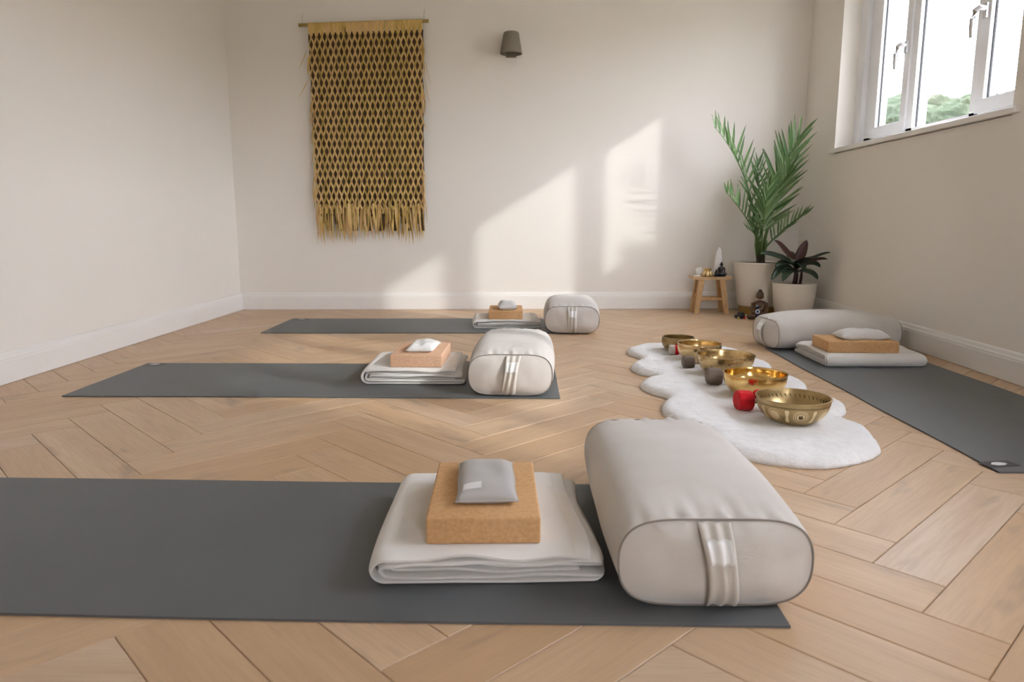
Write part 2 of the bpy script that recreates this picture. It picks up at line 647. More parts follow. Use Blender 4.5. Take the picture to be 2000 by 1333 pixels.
def vis_size(pl):
    pr = project(pl[0], pl[1])
    if pr is None or not (-120 < pr[0] < 2120 and 500 < pr[1] < 1480):
        return 0
    return 1.0 / math.hypot(pl[0], pl[1])
plank_list.sort(key=vis_size, reverse=True)
rest = MB()
for i, (cx, cy, ang, cl) in enumerate(plank_list):
    shown = i < 295 and vis_size((cx, cy)) > 0
    ca, sa = math.cos(-ang), math.sin(-ang)
    if cl is None:
        geo = (gv, gf)
    else:
        lp = [((p[0] - cx) * ca - (p[1] - cy) * sa, (p[0] - cx) * sa + (p[1] - cy) * ca) for p in cl]
        geo = plank_geo(lp)
        if geo is None:
            continue
    if shown:
        me = plank_me if cl is None else mesh_from('plank', geo[0], geo[1], MOAK)
        obj('plank', me, floor, (cx, cy, 0), (0, 0, ang))
    else:
        M = Matrix.Rotation(ang, 3, 'Z')
        rest.add([tuple(M @ Vector(p) + Vector((cx, cy, 0))) for p in geo[0]], geo[1])
if rest.v:
    ro = obj('distant_planks', mesh_from('distant_planks', rest.v, rest.f, MOAK), floor)
    ro['kind'] = 'stuff'

# ---- walls
WIN = [(3.09, 4.83), (0.49, 2.23)]          # openings in the right wall (y range)
WZ0, WZ1 = 1.06, 2.20
w = MB()
w.box(XL - TH, XL, YF - TH, yback(XL) + 0.02, -0.1, ZC + 0.1)
struct(obj('wall_left', w.mesh('wall_left', MWALL)))
w = MB()
ys = [YF - TH, WIN[1][0], WIN[1][1], WIN[0][0], WIN[0][1], yback(XR) + 0.02]
w.box(XR, XR + TH, ys[0], ys[-1], -0.1, WZ0)
w.box(XR, XR + TH, ys[0], ys[-1], WZ1, ZC + 0.1)
for a, b in ((ys[0], ys[1]), (ys[2], ys[3]), (ys[4], ys[5])):
    w.box(XR, XR + TH, a, b, WZ0, WZ1)
struct(obj('wall_right', w.mesh('wall_right', MWALL)))
w = MB()
xa, xb = XL - TH, XR + TH
ya, yb = yback(xa), yback(xb)
for z0, z1 in ((-0.1, ZC + 0.1),):
    v = [(xa, ya, z0), (xb, yb, z0), (xb, yb + TH, z0), (xa, ya + TH, z0), (xa, ya, z1), (xb, yb, z1), (xb, yb + TH, z1), (xa, ya + TH, z1)]
    w.add(v, [(0, 1, 5, 4), (1, 2, 6, 5), (2, 3, 7, 6), (3, 0, 4, 7), (4, 5, 6, 7), (3, 2, 1, 0)])
struct(obj('wall_back', w.mesh('wall_back', MWALL)))
# front wall behind the camera, opened for the added fill-light door
DX0, DX1, DZ1 = 0.72, 1.50, 2.05
w = MB()
w.box(XL, DX0, YF - TH, YF, -0.1, ZC + 0.1)
w.box(DX1, XR, YF - TH, YF, -0.1, ZC + 0.1)
w.box(DX0, DX1, YF - TH, YF, DZ1, ZC + 0.1)
struct(obj('wall_front', w.mesh('wall_front', MWALL)))
w = MB()
w.box(XL - TH, XR + TH, YF - TH, 5.7, ZC, ZC + 0.12)
struct(obj('ceiling', w.mesh('ceiling', MCEIL)))

# ---- baseboards (moulded profile: depth, height)
BP = [(0, 0.002), (0.018, 0.002), (0.018, 0.088), (0.0165, 0.094), (0.0165, 0.100), (0.013, 0.106), (0.010, 0.118), (0.006, 0.123), (0, 0.123)]
def baseboard(name, p0, p1, nrm):
    v = []
    for p in (p0, p1):
        for d, z in BP:
            v.append((p[0] + nrm[0] * d, p[1] + nrm[1] * d, z))
    n = len(BP)
    f = [(i, (i + 1) % n, n + (i + 1) % n, n + i) for i in range(n)]
    f += [tuple(range(n))[::-1], tuple(range(n, 2 * n))]
    m = MB()
    m.add(v, f)
    return struct(obj(name, m.mesh(name, MTRIM)))
baseboard('baseboard_left', (XL, YF), (XL, yback(XL)), (1, 0))
baseboard('baseboard_right', (XR, YF), (XR, yback(XR)), (-1, 0))
baseboard('baseboard_back', (XL, yback(XL)), (XR, yback(XR)), (BS, -1))

# ---- windows
def handle_mesh():
    m = MB()
    m.box(-0.012, 0.0, -0.014, 0.014, -0.032, 0.032)
    m.tube([(-0.012, 0, 0.01), (-0.035, 0.0, 0.014), (-0.046, 0.016, 0.004), (-0.050, 0.022, -0.03), (-0.050, 0.024, -0.075), (-0.047, 0.024, -0.112)], [0.014, 0.014, 0.014, 0.013, 0.0115, 0.010], 10)
    return m.mesh('handle', MHANDLE, smooth='angle')
HANDLE = handle_mesh()

def window(name, y0, y1):
    root = bpy.data.objects.new(name, None)
    C.objects.link(root)
    root.location = (XR, y0, WZ0)
    struct(root)
    W = y1 - y0
    H = WZ1 - WZ0
    # everything local: x into the wall, y along, z up from the opening's foot
    xf, xd = 0.14, 0.075
    z0 = 0.03
    m = MB()
    fw = 0.06
    m.box(xf, xf + xd, 0, W, 0.0, z0 + 0.05)
    m.box(xf, xf + xd, 0, W, H - 0.06, H)
    m.box(xf, xf + xd, 0, 0.07, z0, H)
    m.box(xf, xf + xd, W - 0.20, W, z0, H)
    m.box(xf - 0.03, xf, W - 0.09, W, z0, H)
    m.box(xf, xf + xd, 0.51 - 0.035, 0.51 + 0.035, z0, H)
    m.box(xf, xf + xd, 1.11 - 0.035, 1.11 + 0.035, z0, H)
    part(m, 'window_frame', MUPVC, root)
    # sill board with nosing
    m = MB()
    m.box(-0.022, xf + 0.01, -0.05, W + 0.05, 0.004, 0.030)
    sb = part(m, 'window_sill', MTRIM, root, bevel=0.004)
    def sash(a, b, hy):
        m = MB()
        xs = xf - 0.012
        t = 0.062
        zz0, zz1 = z0 + 0.04, H - 0.05
        m.box(xs, xs + 0.06, a, b, zz0, zz0 + t)
        m.box(xs, xs + 0.06, a, b, zz1 - t, zz1)
        m.box(xs, xs + 0.06, a, a + t, zz0 + t, zz1 - t)
        m.box(xs, xs + 0.06, b - t, b, zz0 + t, zz1 - t)
        s = part(m, 'sash', MUPVC, root, bevel=0.003, weld=False)
        g = MB()
        e = 0.006
        for (p, q, r, u) in ((a + t, b - t, zz0 + t, zz0 + t + e), (a + t, b - t, zz1 - t - e, zz1 - t), (a + t, a + t + e, zz0 + t, zz1 - t), (b - t - e, b - t, zz0 + t, zz1 - t)):
            g.box(xs + 0.018, xs + 0.026, p, q, r, u)
        part(g, 'gasket', MGASK, s)
        g = MB()
        g.box(xs + 0.024, xs + 0.030, a + t - 0.004, b - t + 0.004, zz0 + t - 0.004, zz1 - t + 0.004)
        part(g, 'pane', MGLASS, s)
        h = obj('handle', HANDLE, s, (xs, hy, 0.52))
        h['label'] = 'satin metal window handle'
    sash(1.135, W - 0.19, 1.135 + 0.032)
    sash(0.05, 0.49, 0.49 - 0.032)
    g = MB()
    g.box(xf + 0.03, xf + 0.036, 0.54, 1.08, z0 + 0.045, H - 0.055)
    part(g, 'pane', MGLASS, root)
    g = MB()
    e = 0.006
    for (p, q, r, u) in ((0.545, 1.075, z0 + 0.05, z0 + 0.05 + e), (0.545, 0.545 + e, z0 + 0.05, H - 0.06), (1.075 - e, 1.075, z0 + 0.05, H - 0.06)):
        g.box(xf + 0.02, xf + 0.029, p, q, r, u)
    part(g, 'gasket', MGASK, root)
    return root
window('window_1', *WIN[0])
window('window_2', *WIN[1])

# ---- unseen glazed door, added behind the camera to let in fill light
root = struct(bpy.data.objects.new('added_fill_door_1', None))
C.objects.link(root)
root.location = (DX0, YF, 0)
m = MB()
DW = DX1 - DX0
m.box(0, DW, -0.14, -0.06, 0, 0.06)
m.box(0, DW, -0.14, -0.06, DZ1 - 0.07, DZ1)
for a in (0, DW - 0.07):
    m.box(a, a + 0.07, -0.14, -0.06, 0.06, DZ1 - 0.07)
part(m, 'fill_door_frame', MUPVC, root)
m = MB()
m.box(0.07, DW - 0.07, -0.103, -0.097, 0.06, DZ1 - 0.07)
part(m, 'pane', MGLASS, root)

# ================================================================== outdoors
MGROUND = newmat('meadow', (0.16, 0.20, 0.085), 0.95, spec=0.1)
v_ = coords(MGROUND); L(MGROUND, ramp(MGROUND, noisetex(MGROUND, v_, 0.4, 4), [(0.3, (0.24, 0.23, 0.17)), (0.7, (0.32, 0.30, 0.24))]), bsdf(MGROUND).inputs['Base Color'])
MTREE = newmat('tree_foliage', (0.07, 0.11, 0.045), 0.9, spec=0.1)
v_ = coords(MTREE, rnd=True); L(MTREE, ramp(MTREE, noisetex(MTREE, v_, 1.2, 5), [(0.3, (0.030, 0.042, 0.026)), (0.55, (0.055, 0.068, 0.042)), (0.75, (0.085, 0.085, 0.060))]), bsdf(MTREE).inputs['Base Color'])
MBARK = newmat('tree_bark', (0.08, 0.06, 0.045), 0.9)
def hill_z(x, y):
    d = math.hypot(x, y)
    s = min(max((d - 14) / 30, 0), 1)
    return -0.25 + 5.4 * s * s * (3 - 2 * s) * (1 if x > 3 else max(0, min(1, (x + 1) / 4)))
gx = np.linspace(-70, 90, 60)
gy = np.linspace(-60, 110, 60)
vv = [(x, y, hill_z(x, y)) for y in gy for x in gx]
ff = []
for j in range(59):
    for i in range(59):
        ff.append((j * 60 + i, j * 60 + i + 1, (j + 1) * 60 + i + 1, (j + 1) * 60 + i))
hill = struct(obj('ground', mesh_from('ground', vv, ff, MGROUND, True)))

def crown_mesh(seed):
    bm = bmesh.new()
    bmesh.ops.create_icosphere(bm, subdivisions=4, radius=1.0)
    for v in bm.verts:
        p = v.co.normalized()
        n = noise.noise(p * 1.8 + Vector((seed * 7.1, 0, 0))) * 0.28 + noise.noise(p * 5.0 + Vector((0, seed * 3.3, 0))) * 0.16 + noise.noise(p * 13.0 + Vector((seed, 0, 2))) * 0.08
        v.co = p * (1 + n)
        v.co.z *= 0.8
    me = bpy.data.meshes.new('crown')
    bm.to_mesh(me)
    bm.free()
    me.materials.append(MTREE)
    return me
CROWNS = [crown_mesh(i) for i in range(4)]
tr_me = MB(); tr_me.tube([(0, 0, 0), (0.05, 0, 1), (0, 0.02, 2.2)], [0.22, 0.17, 0.12], 8)
TRUNK = tr_me.mesh('trunk', MBARK, smooth=True)
TREES = [  # y and crown height at x = 20, crown radius there, distance factor, label
    (42.0, 5.95, 1.75, 1.00, 'tall round-topped tree on the hillside beyond the window'),
    (39.9, 5.25, 1.30, 1.35, 'middle-sized tree between the tall one and the window post'),
    (37.9, 5.35, 1.30, 1.00, 'dark rounded tree rising at the left of the centre pane'),
    (36.4, 4.85, 1.25, 1.30, 'sloping-crowned tree beside the dark rounded one'),
    (34.6, 4.55, 1.20, 1.00, 'low tree at the far end of the hillside row'),
    (40.3, 4.30, 1.30, 0.80, 'pale bush low on the hillside below the tall tree'),
    (36.6, 4.10, 1.35, 0.80, 'pale bush low on the hillside in the centre pane'),
]
for i, (y20, zc, r, k, lab) in enumerate(TREES):
    x, y, r = 20 * k, y20 * k, r * k
    zc = 0.644 + (zc - 0.644) * k
    gz = hill_z(x, y)
    t = thing('tree', lab, 'tree', (x, y, gz - 0.1), random.random() * 6, 'trees on the hillside outside')
    hz = max(zc - gz + 0.1, 0.6)
    obj('trunk', TRUNK, t, (0, 0, 0), (0, 0, 0), (1, 1, max(0.3, hz / 2.2)))
    obj('crown', CROWNS[i % 4], t, (0, 0, hz), (0, 0, i), (r, r, r))

# ================================================================== yoga mats
def yoga_mat(label, x0, x1, y0, y1, rotz=0, logo=None, axis='x'):
    cx, cy = (x0 + x1) / 2, (y0 + y1) / 2
    t = thing('yoga_mat', label, 'yoga mat', (cx, cy, 0), rotz, 'charcoal yoga mats')
    hx, hy = (x1 - x0) / 2, (y1 - y0) / 2
    nx, ny = (60, 20) if hx > hy else (20, 60)
    th = 0.005
    v = []
    f = []
    def wob(x, y):
        e = max(abs(x) / hx, abs(y) / hy)
        return 0.0
    for lay in (0, 1):
        for j in range(ny + 1):
            for i in range(nx + 1):
                x = -hx + 2 * hx * i / nx
                y = -hy + 2 * hy * j / ny
                z = 0.0005 if lay == 0 else th
                dx = 0.002 * math.sin(y * 9 + cx * 5) if hx < hy else 0
                dy = 0.0025 * math.sin(x * 4 + cy * 3) if hx > hy else 0
                v.append((x + dx, y + dy, z))
    n1 = (nx + 1) * (ny + 1)
    for j in range(ny):
        for i in range(nx):
            a = j * (nx + 1) + i
            f.append((a, a + nx + 1, a + nx + 2, a + 1))
            b = a + n1
            f.append((b, b + 1, b + nx + 2, b + nx + 1))
    for i in range(nx):
        f.append((i, i + 1, i + 1 + n1, i + n1))
        a = ny * (nx + 1) + i
        f.append((a + 1, a, a + n1, a + 1 + n1))
    for j in range(ny):
        a = j * (nx + 1)
        f.append((a + nx + 1, a, a + n1, a + nx + 1 + n1))
        a = j * (nx + 1) + nx
        f.append((a, a + nx + 1, a + nx + 1 + n1, a + n1))
    m = MB()
    m.add(v, f)
    part(m, 'mat_sheet', MMAT, t, weld=False)
    if logo:
        lx, ly, ra = logo
        m = MB()
        m.box(-0.045, 0.045, -0.022, 0.022, th, th + 0.0008)
        o = part(m, 'logo_patch', MBLACK, t, loc=(lx - cx, ly - cy, 0), rot=(0, 0, ra))
        m = MB()
        # small leaf shaped mark
        pts = [(-0.024, 0), (-0.012, 0.011), (0.004, 0.013), (0.02, 0.004), (0.022, -0.004), (0.008, -0.011), (-0.012, -0.010)]
        n = len(pts)
        m.add([(p[0], p[1], th + 0.0006) for p in pts] + [(p[0], p[1], th + 0.0014) for p in pts], [tuple(range(n))[::-1], tuple(range(n, 2 * n))] + [(i, (i + 1) % n, n + (i + 1) % n, n + i) for i in range(n)])
        part(m, 'logo_mark', MWHITEG, o)
    return t
yoga_mat('charcoal yoga mat under the stack with grey linen eye pillow', -1.42, 0.42, 1.083, 1.705, R(-0.4))
yoga_mat('charcoal yoga mat crossed by sunlight, between two other mats', -1.722, 0.11, 2.572, 3.192, R(0.3), (-1.675, 3.158, 0.1))
yoga_mat('charcoal yoga mat laid along the back wall below the wall hanging', -1.55, 0.28, 4.105, 4.715, R(1.2), (-1.475, 4.668, 0.05))
yoga_mat('charcoal yoga mat along the right wall beside the sheepskin rug', 1.198, 1.812, 1.822, 3.655, R(0.6), (1.235, 1.88, R(10)))

# ================================================================== bolsters
def bolster(label, loc, rotz, Lb=0.62, a=0.163, H=0.178, Hs=0.150, seed=0, bulge=1.0):
    t = thing('yoga_bolster', label, 'bolster', loc, rotz, 'linen yoga bolsters')
    SEG, NL = 144, 44
    rnd = random.Random(seed)
    ph = [rnd.random() * 6.28 for _ in range(8)]
    def ring(s, grow=1.0):
        """s = 0..1 along the length -> list of (x,z)"""
        e = math.sin(math.pi * s) ** 0.55 if 0 < s < 1 else 0.0
        hw = (a - 0.010) + 0.012 * e
        hh = (Hs + (H - Hs) * e) / 2
        zc = hh + 0.004 * (1 - e)
        pe, qe = 5.2 - 1.6 * e, 2.35
        M_ = 720
        th = np.arange(M_ + 1) * 2 * math.pi / M_
        c, sn = np.cos(th), np.sin(th)
        xs_ = hw * np.sign(c) * np.abs(c) ** (2 / pe)
        zs_ = hh * np.sign(sn) * np.abs(sn) ** (2 / qe)
        ln_ = np.concatenate([[0], np.cumsum(np.hypot(np.diff(xs_), np.diff(zs_)))])
        at = np.arange(SEG) * ln_[-1] / SEG
        rx, rz = np.interp(at, ln_, xs_), np.interp(at, ln_, zs_)
        out = [(float(x) * grow, zc + float(z) * grow, math.atan2(float(z) / hh, float(x) / hw)) for x, z in zip(rx, rz)]
        return out
    v = []
    f = []
    for i in range(NL + 1):
        s = i / NL
        s = 0.5 - 0.5 * math.cos(math.pi * s) if True else s
        y = s * Lb
        d = min(s, 1 - s) * Lb
        for x, z, th in ring(s):
            p = math.exp(-d / 0.030) * 0.0034 * max(0.3, math.sin(th)) * (math.sin(x * 125 + ph[0] + y * 25) + 0.8 * math.sin(x * 210 + ph[1])) * (1 if d > 0.002 else 0.2)
            q = 0.0020 * noise.noise(Vector((x * 9 + seed, y * 7, z * 9)))
            r = (p + q)
            cx, cz = math.cos(th) ** 3, math.sin(th)
            zz = max(0.0, z + cz * r)
            v.append((x + cx * r, y, zz))
    for i in range(NL):
        for k in range(SEG):
            k2 = (k + 1) % SEG
            f.append((i * SEG + k, (i + 1) * SEG + k, (i + 1) * SEG + k2, i * SEG + k2))
    m = MB()
    m.add(v, f)
    part(m, 'cover', MLINEN, t, smooth=True, weld=False)
    # end panels
    for end in (0, 1):
        base = ring(0.0)
        zc = (Hs / 2) + 0.004
        v = []
        f = []
        NR = 12
        for i in range(NR + 1):
            g = 1 - i / NR
            dome = 0.026 * bulge * (1 - g ** 2.6)
            for x, z, th in base:
                px, pz = x * g, zc + (z - zc) * g
                wr = 0.0022 * math.exp(-(1 - g) / 0.16) * math.sin(px * 170 + ph[2 + end]) * max(0.15, math.sin(th)) * (1 if g < 0.99 else 0) + 0.0050 * noise.noise(Vector((px * 22 + seed * 3, pz * 16, end))) * (1 - g ** 8)
                yy = -(dome + wr)
                v.append((px, yy if end == 0 else Lb - yy, pz))
        for i in range(NR):
            for k in range(SEG):
                k2 = (k + 1) % SEG
                q = (i * SEG + k, i * SEG + k2, (i + 1) * SEG + k2, (i + 1) * SEG + k)
                f.append(q if end == 0 else q[::-1])
        m = MB()
        m.add(v, f)
        part(m, 'end_panel', MLINEN, t, smooth=True, weld=True)
        m = MB()
        pts = [(x * 1.004, -0.0012 if end == 0 else Lb + 0.0012, zc + (z - zc) * 1.004 if zc + (z - zc) * 1.004 > 0.0018 else 0.0018) for x, z, th in base]
        n = len(pts)
        rr = 0.0017
        vv = []
        fq = []
        for i, p in enumerate(pts):
            p0, p1 = Vector(pts[i - 1]), Vector(pts[(i + 1) % n])
            tt = (p1 - p0).normalized()
            u = Vector((0, 1, 0))
            w2 = tt.cross(u)
            for k in range(6):
                an = k * math.pi / 3
                vv.append(tuple(Vector(p) + (u * math.cos(an) + w2 * math.sin(an)) * rr))
        for i in range(n):
            j = (i + 1) % n
            for k in range(6):
                k2 = (k + 1) % 6
                fq.append((i * 6 + k, i * 6 + k2, j * 6 + k2, j * 6 + k))
        m.add(vv, fq)
        part(m, 'piping', MPIPE, t, smooth=True, weld=False)
    # carrying strap on the near end, gathered into folds
    zc = Hs / 2 + 0.004
    lean = 0.012 * math.sin(seed * 2.1)
    v = []
    f = []
    NZ, NX = 28, 18
    def strap_pt(i, j, off):
        s = i / NZ
        zz = zc + (Hs / 2 - 0.002) * (1 - 2 * s)
        u = (j / NX - 0.5) * 2
        g = abs(1 - 2 * s)
        gsx = max(0.0, 1 - (abs(u) * 0.023 / a)) 
        dome = 0.026 * bulge * (1 - max(g, 0.12) ** 2.6)
        slack = 0.012 * math.sin(math.pi * s)
        fold = 0.0038 * math.sin(u * 7.5 + s * 1.5 + seed)
        xw = 0.027 * (1 - 0.12 * math.sin(math.pi * s))
        x = u * xw + lean * (s - 0.5) * 2 + 0.002
        edge = 0.006 * (abs(u) ** 6) * math.sin(math.pi * s)
        return (x, -(dome + 0.0045 + slack + fold - edge + off), zz)
    for off in (0.0, 0.002):
        for i in range(NZ + 1):
            for j in range(NX + 1):
                v.append(strap_pt(i, j, off))
    n1 = (NZ + 1) * (NX + 1)
    for i in range(NZ):
        for j in range(NX):
            a0 = i * (NX + 1) + j
            f.append((a0, a0 + 1, a0 + NX + 2, a0 + NX + 1))
            b0 = a0 + n1
            f.append((b0, b0 + NX + 1, b0 + NX + 2, b0 + 1))
    for i in range(NZ):
        for j in (0, NX):
            a0 = i * (NX + 1) + j
            f.append((a0, a0 + NX + 1, a0 + NX + 1 + n1, a0 + n1))
    for j in range(NX):
        for i in (0, NZ):
            a0 = i * (NX + 1) + j
            f.append((a0, a0 + 1, a0 + 1 + n1, a0 + n1))
    m = MB()
    m.add(v, f)
    st = part(m, 'strap', MSTRAP, t, smooth=True, weld=False)
    v = []
    for i in range(4, 12):
        for j in range(2, NX - 1):
            p = strap_pt(i, j, 0.0032)
            v.append(p)
    nj = NX - 3
    f = [(i * nj + j, (i + 1) * nj + j, (i + 1) * nj + j + 1, i * nj + j + 1) for i in range(7) for j in range(nj - 1)]
    m = MB()
    m.add(v, f)
    tg = part(m, 'strap_label', MTAG, t, smooth=True, weld=False)
    tg.modifiers.new('thickness', 'SOLIDIFY').thickness = 0.0008
    return t
bolster('natural linen bolster overhanging its mat beside the grey eye pillow stack', (0.309, 1.135, 0.0052), R(1.0), 0.60, 0.170, seed=1)
bolster('natural linen bolster on the sunlit mat, with sheepskin rug to its right', (-0.070, 2.600, 0.0052), R(-1.0), 0.62, seed=2)
bolster('natural linen bolster standing before the back wall baseboard', (0.240, 4.095, 0.0052), R(-2.0), 0.62, seed=3)
bolster('natural linen bolster below the window, lying across the right-hand mat', (1.205, 3.700, 0.0052), R(-83), 0.635, 0.160, 0.180, 0.138, seed=4)

# ================================================================== folded blankets
def blanket(label, loc, rotz, W=0.40, D=0.37, H=0.062, seed=0, messy=1.0):
    """folded in nested layers; folds along local -x, layered edges along local -y / +y"""
    t = thing('folded_blanket', label, 'blanket', loc, rotz, 'folded cotton blankets')
    rnd = random.Random(seed)
    th = H / 6
    x0, x1 = -W / 2, W / 2
    path = []                        # (x, z, layer)
    def line(xa, xb, z, lay, n=22):
        for i in range(n):
            path.append((xa + (xb - xa) * i / (n - 1), z, lay))
    def arc(cx, cz, r, a0, a1, lay, n=9, sx=1.0):
        for i in range(1, n):
            a = a0 + (a1 - a0) * i / n
            path.append((cx + r * math.cos(a) * sx, cz + r * math.sin(a), lay + i / n))
    c = H / 2
    ends = [x1 - 0.030, x1 - 0.002, x1 - 0.010, x1 - 0.035]
    line(ends[0], x0 + c, H - th * .5, 0)
    arc(x0 + c, c, c - th * .5, math.pi / 2, 1.5 * math.pi, 0, 12)
    line(x0 + c, ends[1] - th * .5, th * .5, 1)
    arc(ends[1] - th * .5, th, th * .5, -math.pi / 2, math.pi / 2, 1, 6)
    line(ends[1] - th * .5, x0 + c + 0.004, th * 1.5, 2)
    arc(x0 + c + 0.004, c, c - th * 1.5, 1.5 * math.pi, math.pi / 2, 2, 9)
    line(x0 + c + 0.004, ends[2] - th * .5, H - th * 1.5, 3)
    arc(ends[2] - th * .5, H - th * 2, th * .5, math.pi / 2, -math.pi / 2, 3, 6)
    line(ends[2] - th * .5, x0 + c + 0.010, H - th * 2.5, 4)
    arc(x0 + c + 0.010, c, th * .5, math.pi / 2, 1.5 * math.pi, 4, 6)
    line(x0 + c + 0.010, ends[3], th * 2.5, 5)
    P = [Vector((p[0], p[1])) for p in path]
    n = len(P)
    nrm = []
    for i in range(n):
        d = (P[min(i + 1, n - 1)] - P[max(i - 1, 0)]).normalized()
        nrm.append(Vector((-d.y, d.x)))
    NY = 26
    half = th * 0.47
    ph = [rnd.random() * 6.28 for _ in range(12)]
    off_f = [rnd.uniform(-0.010, 0.006) * messy for _ in range(6)]
    off_b = [rnd.uniform(-0.008, 0.010) * messy for _ in range(6)]
    def at_(lst, q):
        k0 = int(q)
        k1 = min(k0 + 1, len(lst) - 1)
        return lst[k0] + (lst[k1] - lst[k0]) * (q - k0)
    def deform(x, y, z, lay, side):
        edge = min(1.1, max(0.0, (abs(y) - (D * 0.5 - 0.036)) / 0.036)) ** 2
        right = max(0.0, (x - W * 0.30) / (W * 0.2))
        wv = 0.0046 * math.sin(x * 21 + at_(ph, lay)) + 0.0026 * math.sin(x * 43 + at_(ph, lay + 3))
        zz = z + messy * wv * edge * (z / H) * 0.9
        zz += messy * 0.004 * math.sin(y * 14 + at_(ph, lay)) * right * (z / H)
        # corners droop
        zz -= 0.012 * messy * (edge ** 2) * (right ** 1.5) * (z / H) ** 2
        zz -= 0.004 * edge * (z / H)
        xx = x + 0.006 * messy * math.sin(y * 11 + at_(ph, lay + 5)) * max(0, x / (W / 2)) + 0.004 * messy * math.sin(y * 9 + ph[2]) * max(0, -x / (W / 2))
        fr = (0.5 - y / D)           # 1 at the front edge
        yy = y + at_(off_f, lay) * max(0, fr - 0.5) * 2 * (1 + 0.5 * math.sin(x * 9 + at_(ph, lay))) + at_(off_b, lay) * max(0, 0.5 - fr) * 2
        return (xx, yy, max(zz, -0.0002))
    v = []
    f = []
    for side in (1, -1):
        for i in range(n):
            for j in range(NY + 1):
                s = -1 + 2 * j / NY
                y = D / 2 * math.copysign(1 - (1 - abs(s)) ** 1.25, s)
                hh = half * (1 if 0 < j < NY else 0.45)
                p = P[i] + nrm[i] * hh * side
                v.append(deform(p.x, y, max(p.y, -0.0002), path[i][2], side))
    n1 = n * (NY + 1)
    for i in range(n - 1):
        for j in range(NY):
            a0 = i * (NY + 1) + j
            f.append((a0, a0 + 1, a0 + NY + 2, a0 + NY + 1))
            b0 = a0 + n1
            f.append((b0, b0 + NY + 1, b0 + NY + 2, b0 + 1))
        for j in (0, NY):
            a0 = i * (NY + 1) + j
            f.append((a0, a0 + NY + 1, a0 + NY + 1 + n1, a0 + n1))
    for i in (0, n - 1):
        for j in range(NY):
            a0 = i * (NY + 1) + j
            f.append((a0, a0 + 1, a0 + 1 + n1, a0 + n1))
    m = MB()
    m.add(v, f)
    part(m, 'cotton_cloth', MCOTTON, t, smooth='angle', weld=True)
    # stitched hem near the free top edge
    v = []
    f = []
    for i, xx in enumerate((ends[0] - 0.026, ends[0] - 0.024, ends[0] - 0.002, ends[0] + 0.001, ends[0] + 0.001)):
        for j in range(NY + 1):
            s = -1 + 2 * j / NY
            y = D / 2 * math.copysign(1 - (1 - abs(s)) ** 1.25, s) * 1.002
            z = H - th * .5 + half * (1 if 0 < j < NY else 0.45) + (0.0012 if i in (1, 2) else (0.0002 if i == 0 else (0.0006 if i == 3 else -half * 1.9)))
            v.append(deform(xx, y, z, 0, 1))
    for i in range(4):
        for j in range(NY):
            a0 = i * (NY + 1) + j
            f.append((a0, a0 + 1, a0 + NY + 2, a0 + NY + 1))
    m = MB()
    m.add(v, f)
    part(m, 'hem', MHEM, t, smooth=True, weld=False)
    return t
blanket('folded cream blanket carrying the grey eye pillow and tan block', (-0.085, 1.402, 0.0052), R(3.5), 0.41, 0.41, 0.066, 11, 1.4)
blanket('neatly folded cream blanket carrying the peach block on sunlit mat', (-0.466, 2.975, 0.0052), R(1.0), 0.405, 0.39, 0.064, 12, 0.7)
blanket('folded cream blanket on the mat nearest the back wall', (-0.145, 4.46, 0.0052), R(2.5), 0.41, 0.36, 0.052, 13, 0.8)
blanket('folded cream blanket in front of the bolster below the window', (1.512, 3.345, 0.0052), R(91), 0.38, 0.43, 0.060, 14, 0.8)

# ================================================================== yoga blocks
def block(label, loc, rotz, mat):
    m = MB()
    m.box(-0.1025, 0.1025, -0.1525, 0.1525, 0, 0.05)
    o = obj('yoga_block', m.mesh('yoga_block', mat, smooth='angle', bevel=0.0045, bseg=3), None, loc, (0, 0, rotz))
    return tag(o, label, 'yoga block', 'cork yoga blocks')
block('tan cork yoga block under the grey linen eye pillow', (-0.088, 1.374, 0.0706), R(2.5), MCORK)
block('pale peach yoga block on the sunlit blanket', (-0.447, 2.955, 0.0686), R(-0.5), MCORKP)
block('tan cork yoga block on the blanket nearest the back wall', (-0.148, 4.457, 0.0566), R(1.5), MCORK)
block('tan cork yoga block lying sideways by the window-side bolster', (1.472, 3.288, 0.0646), R(89), MCORK)

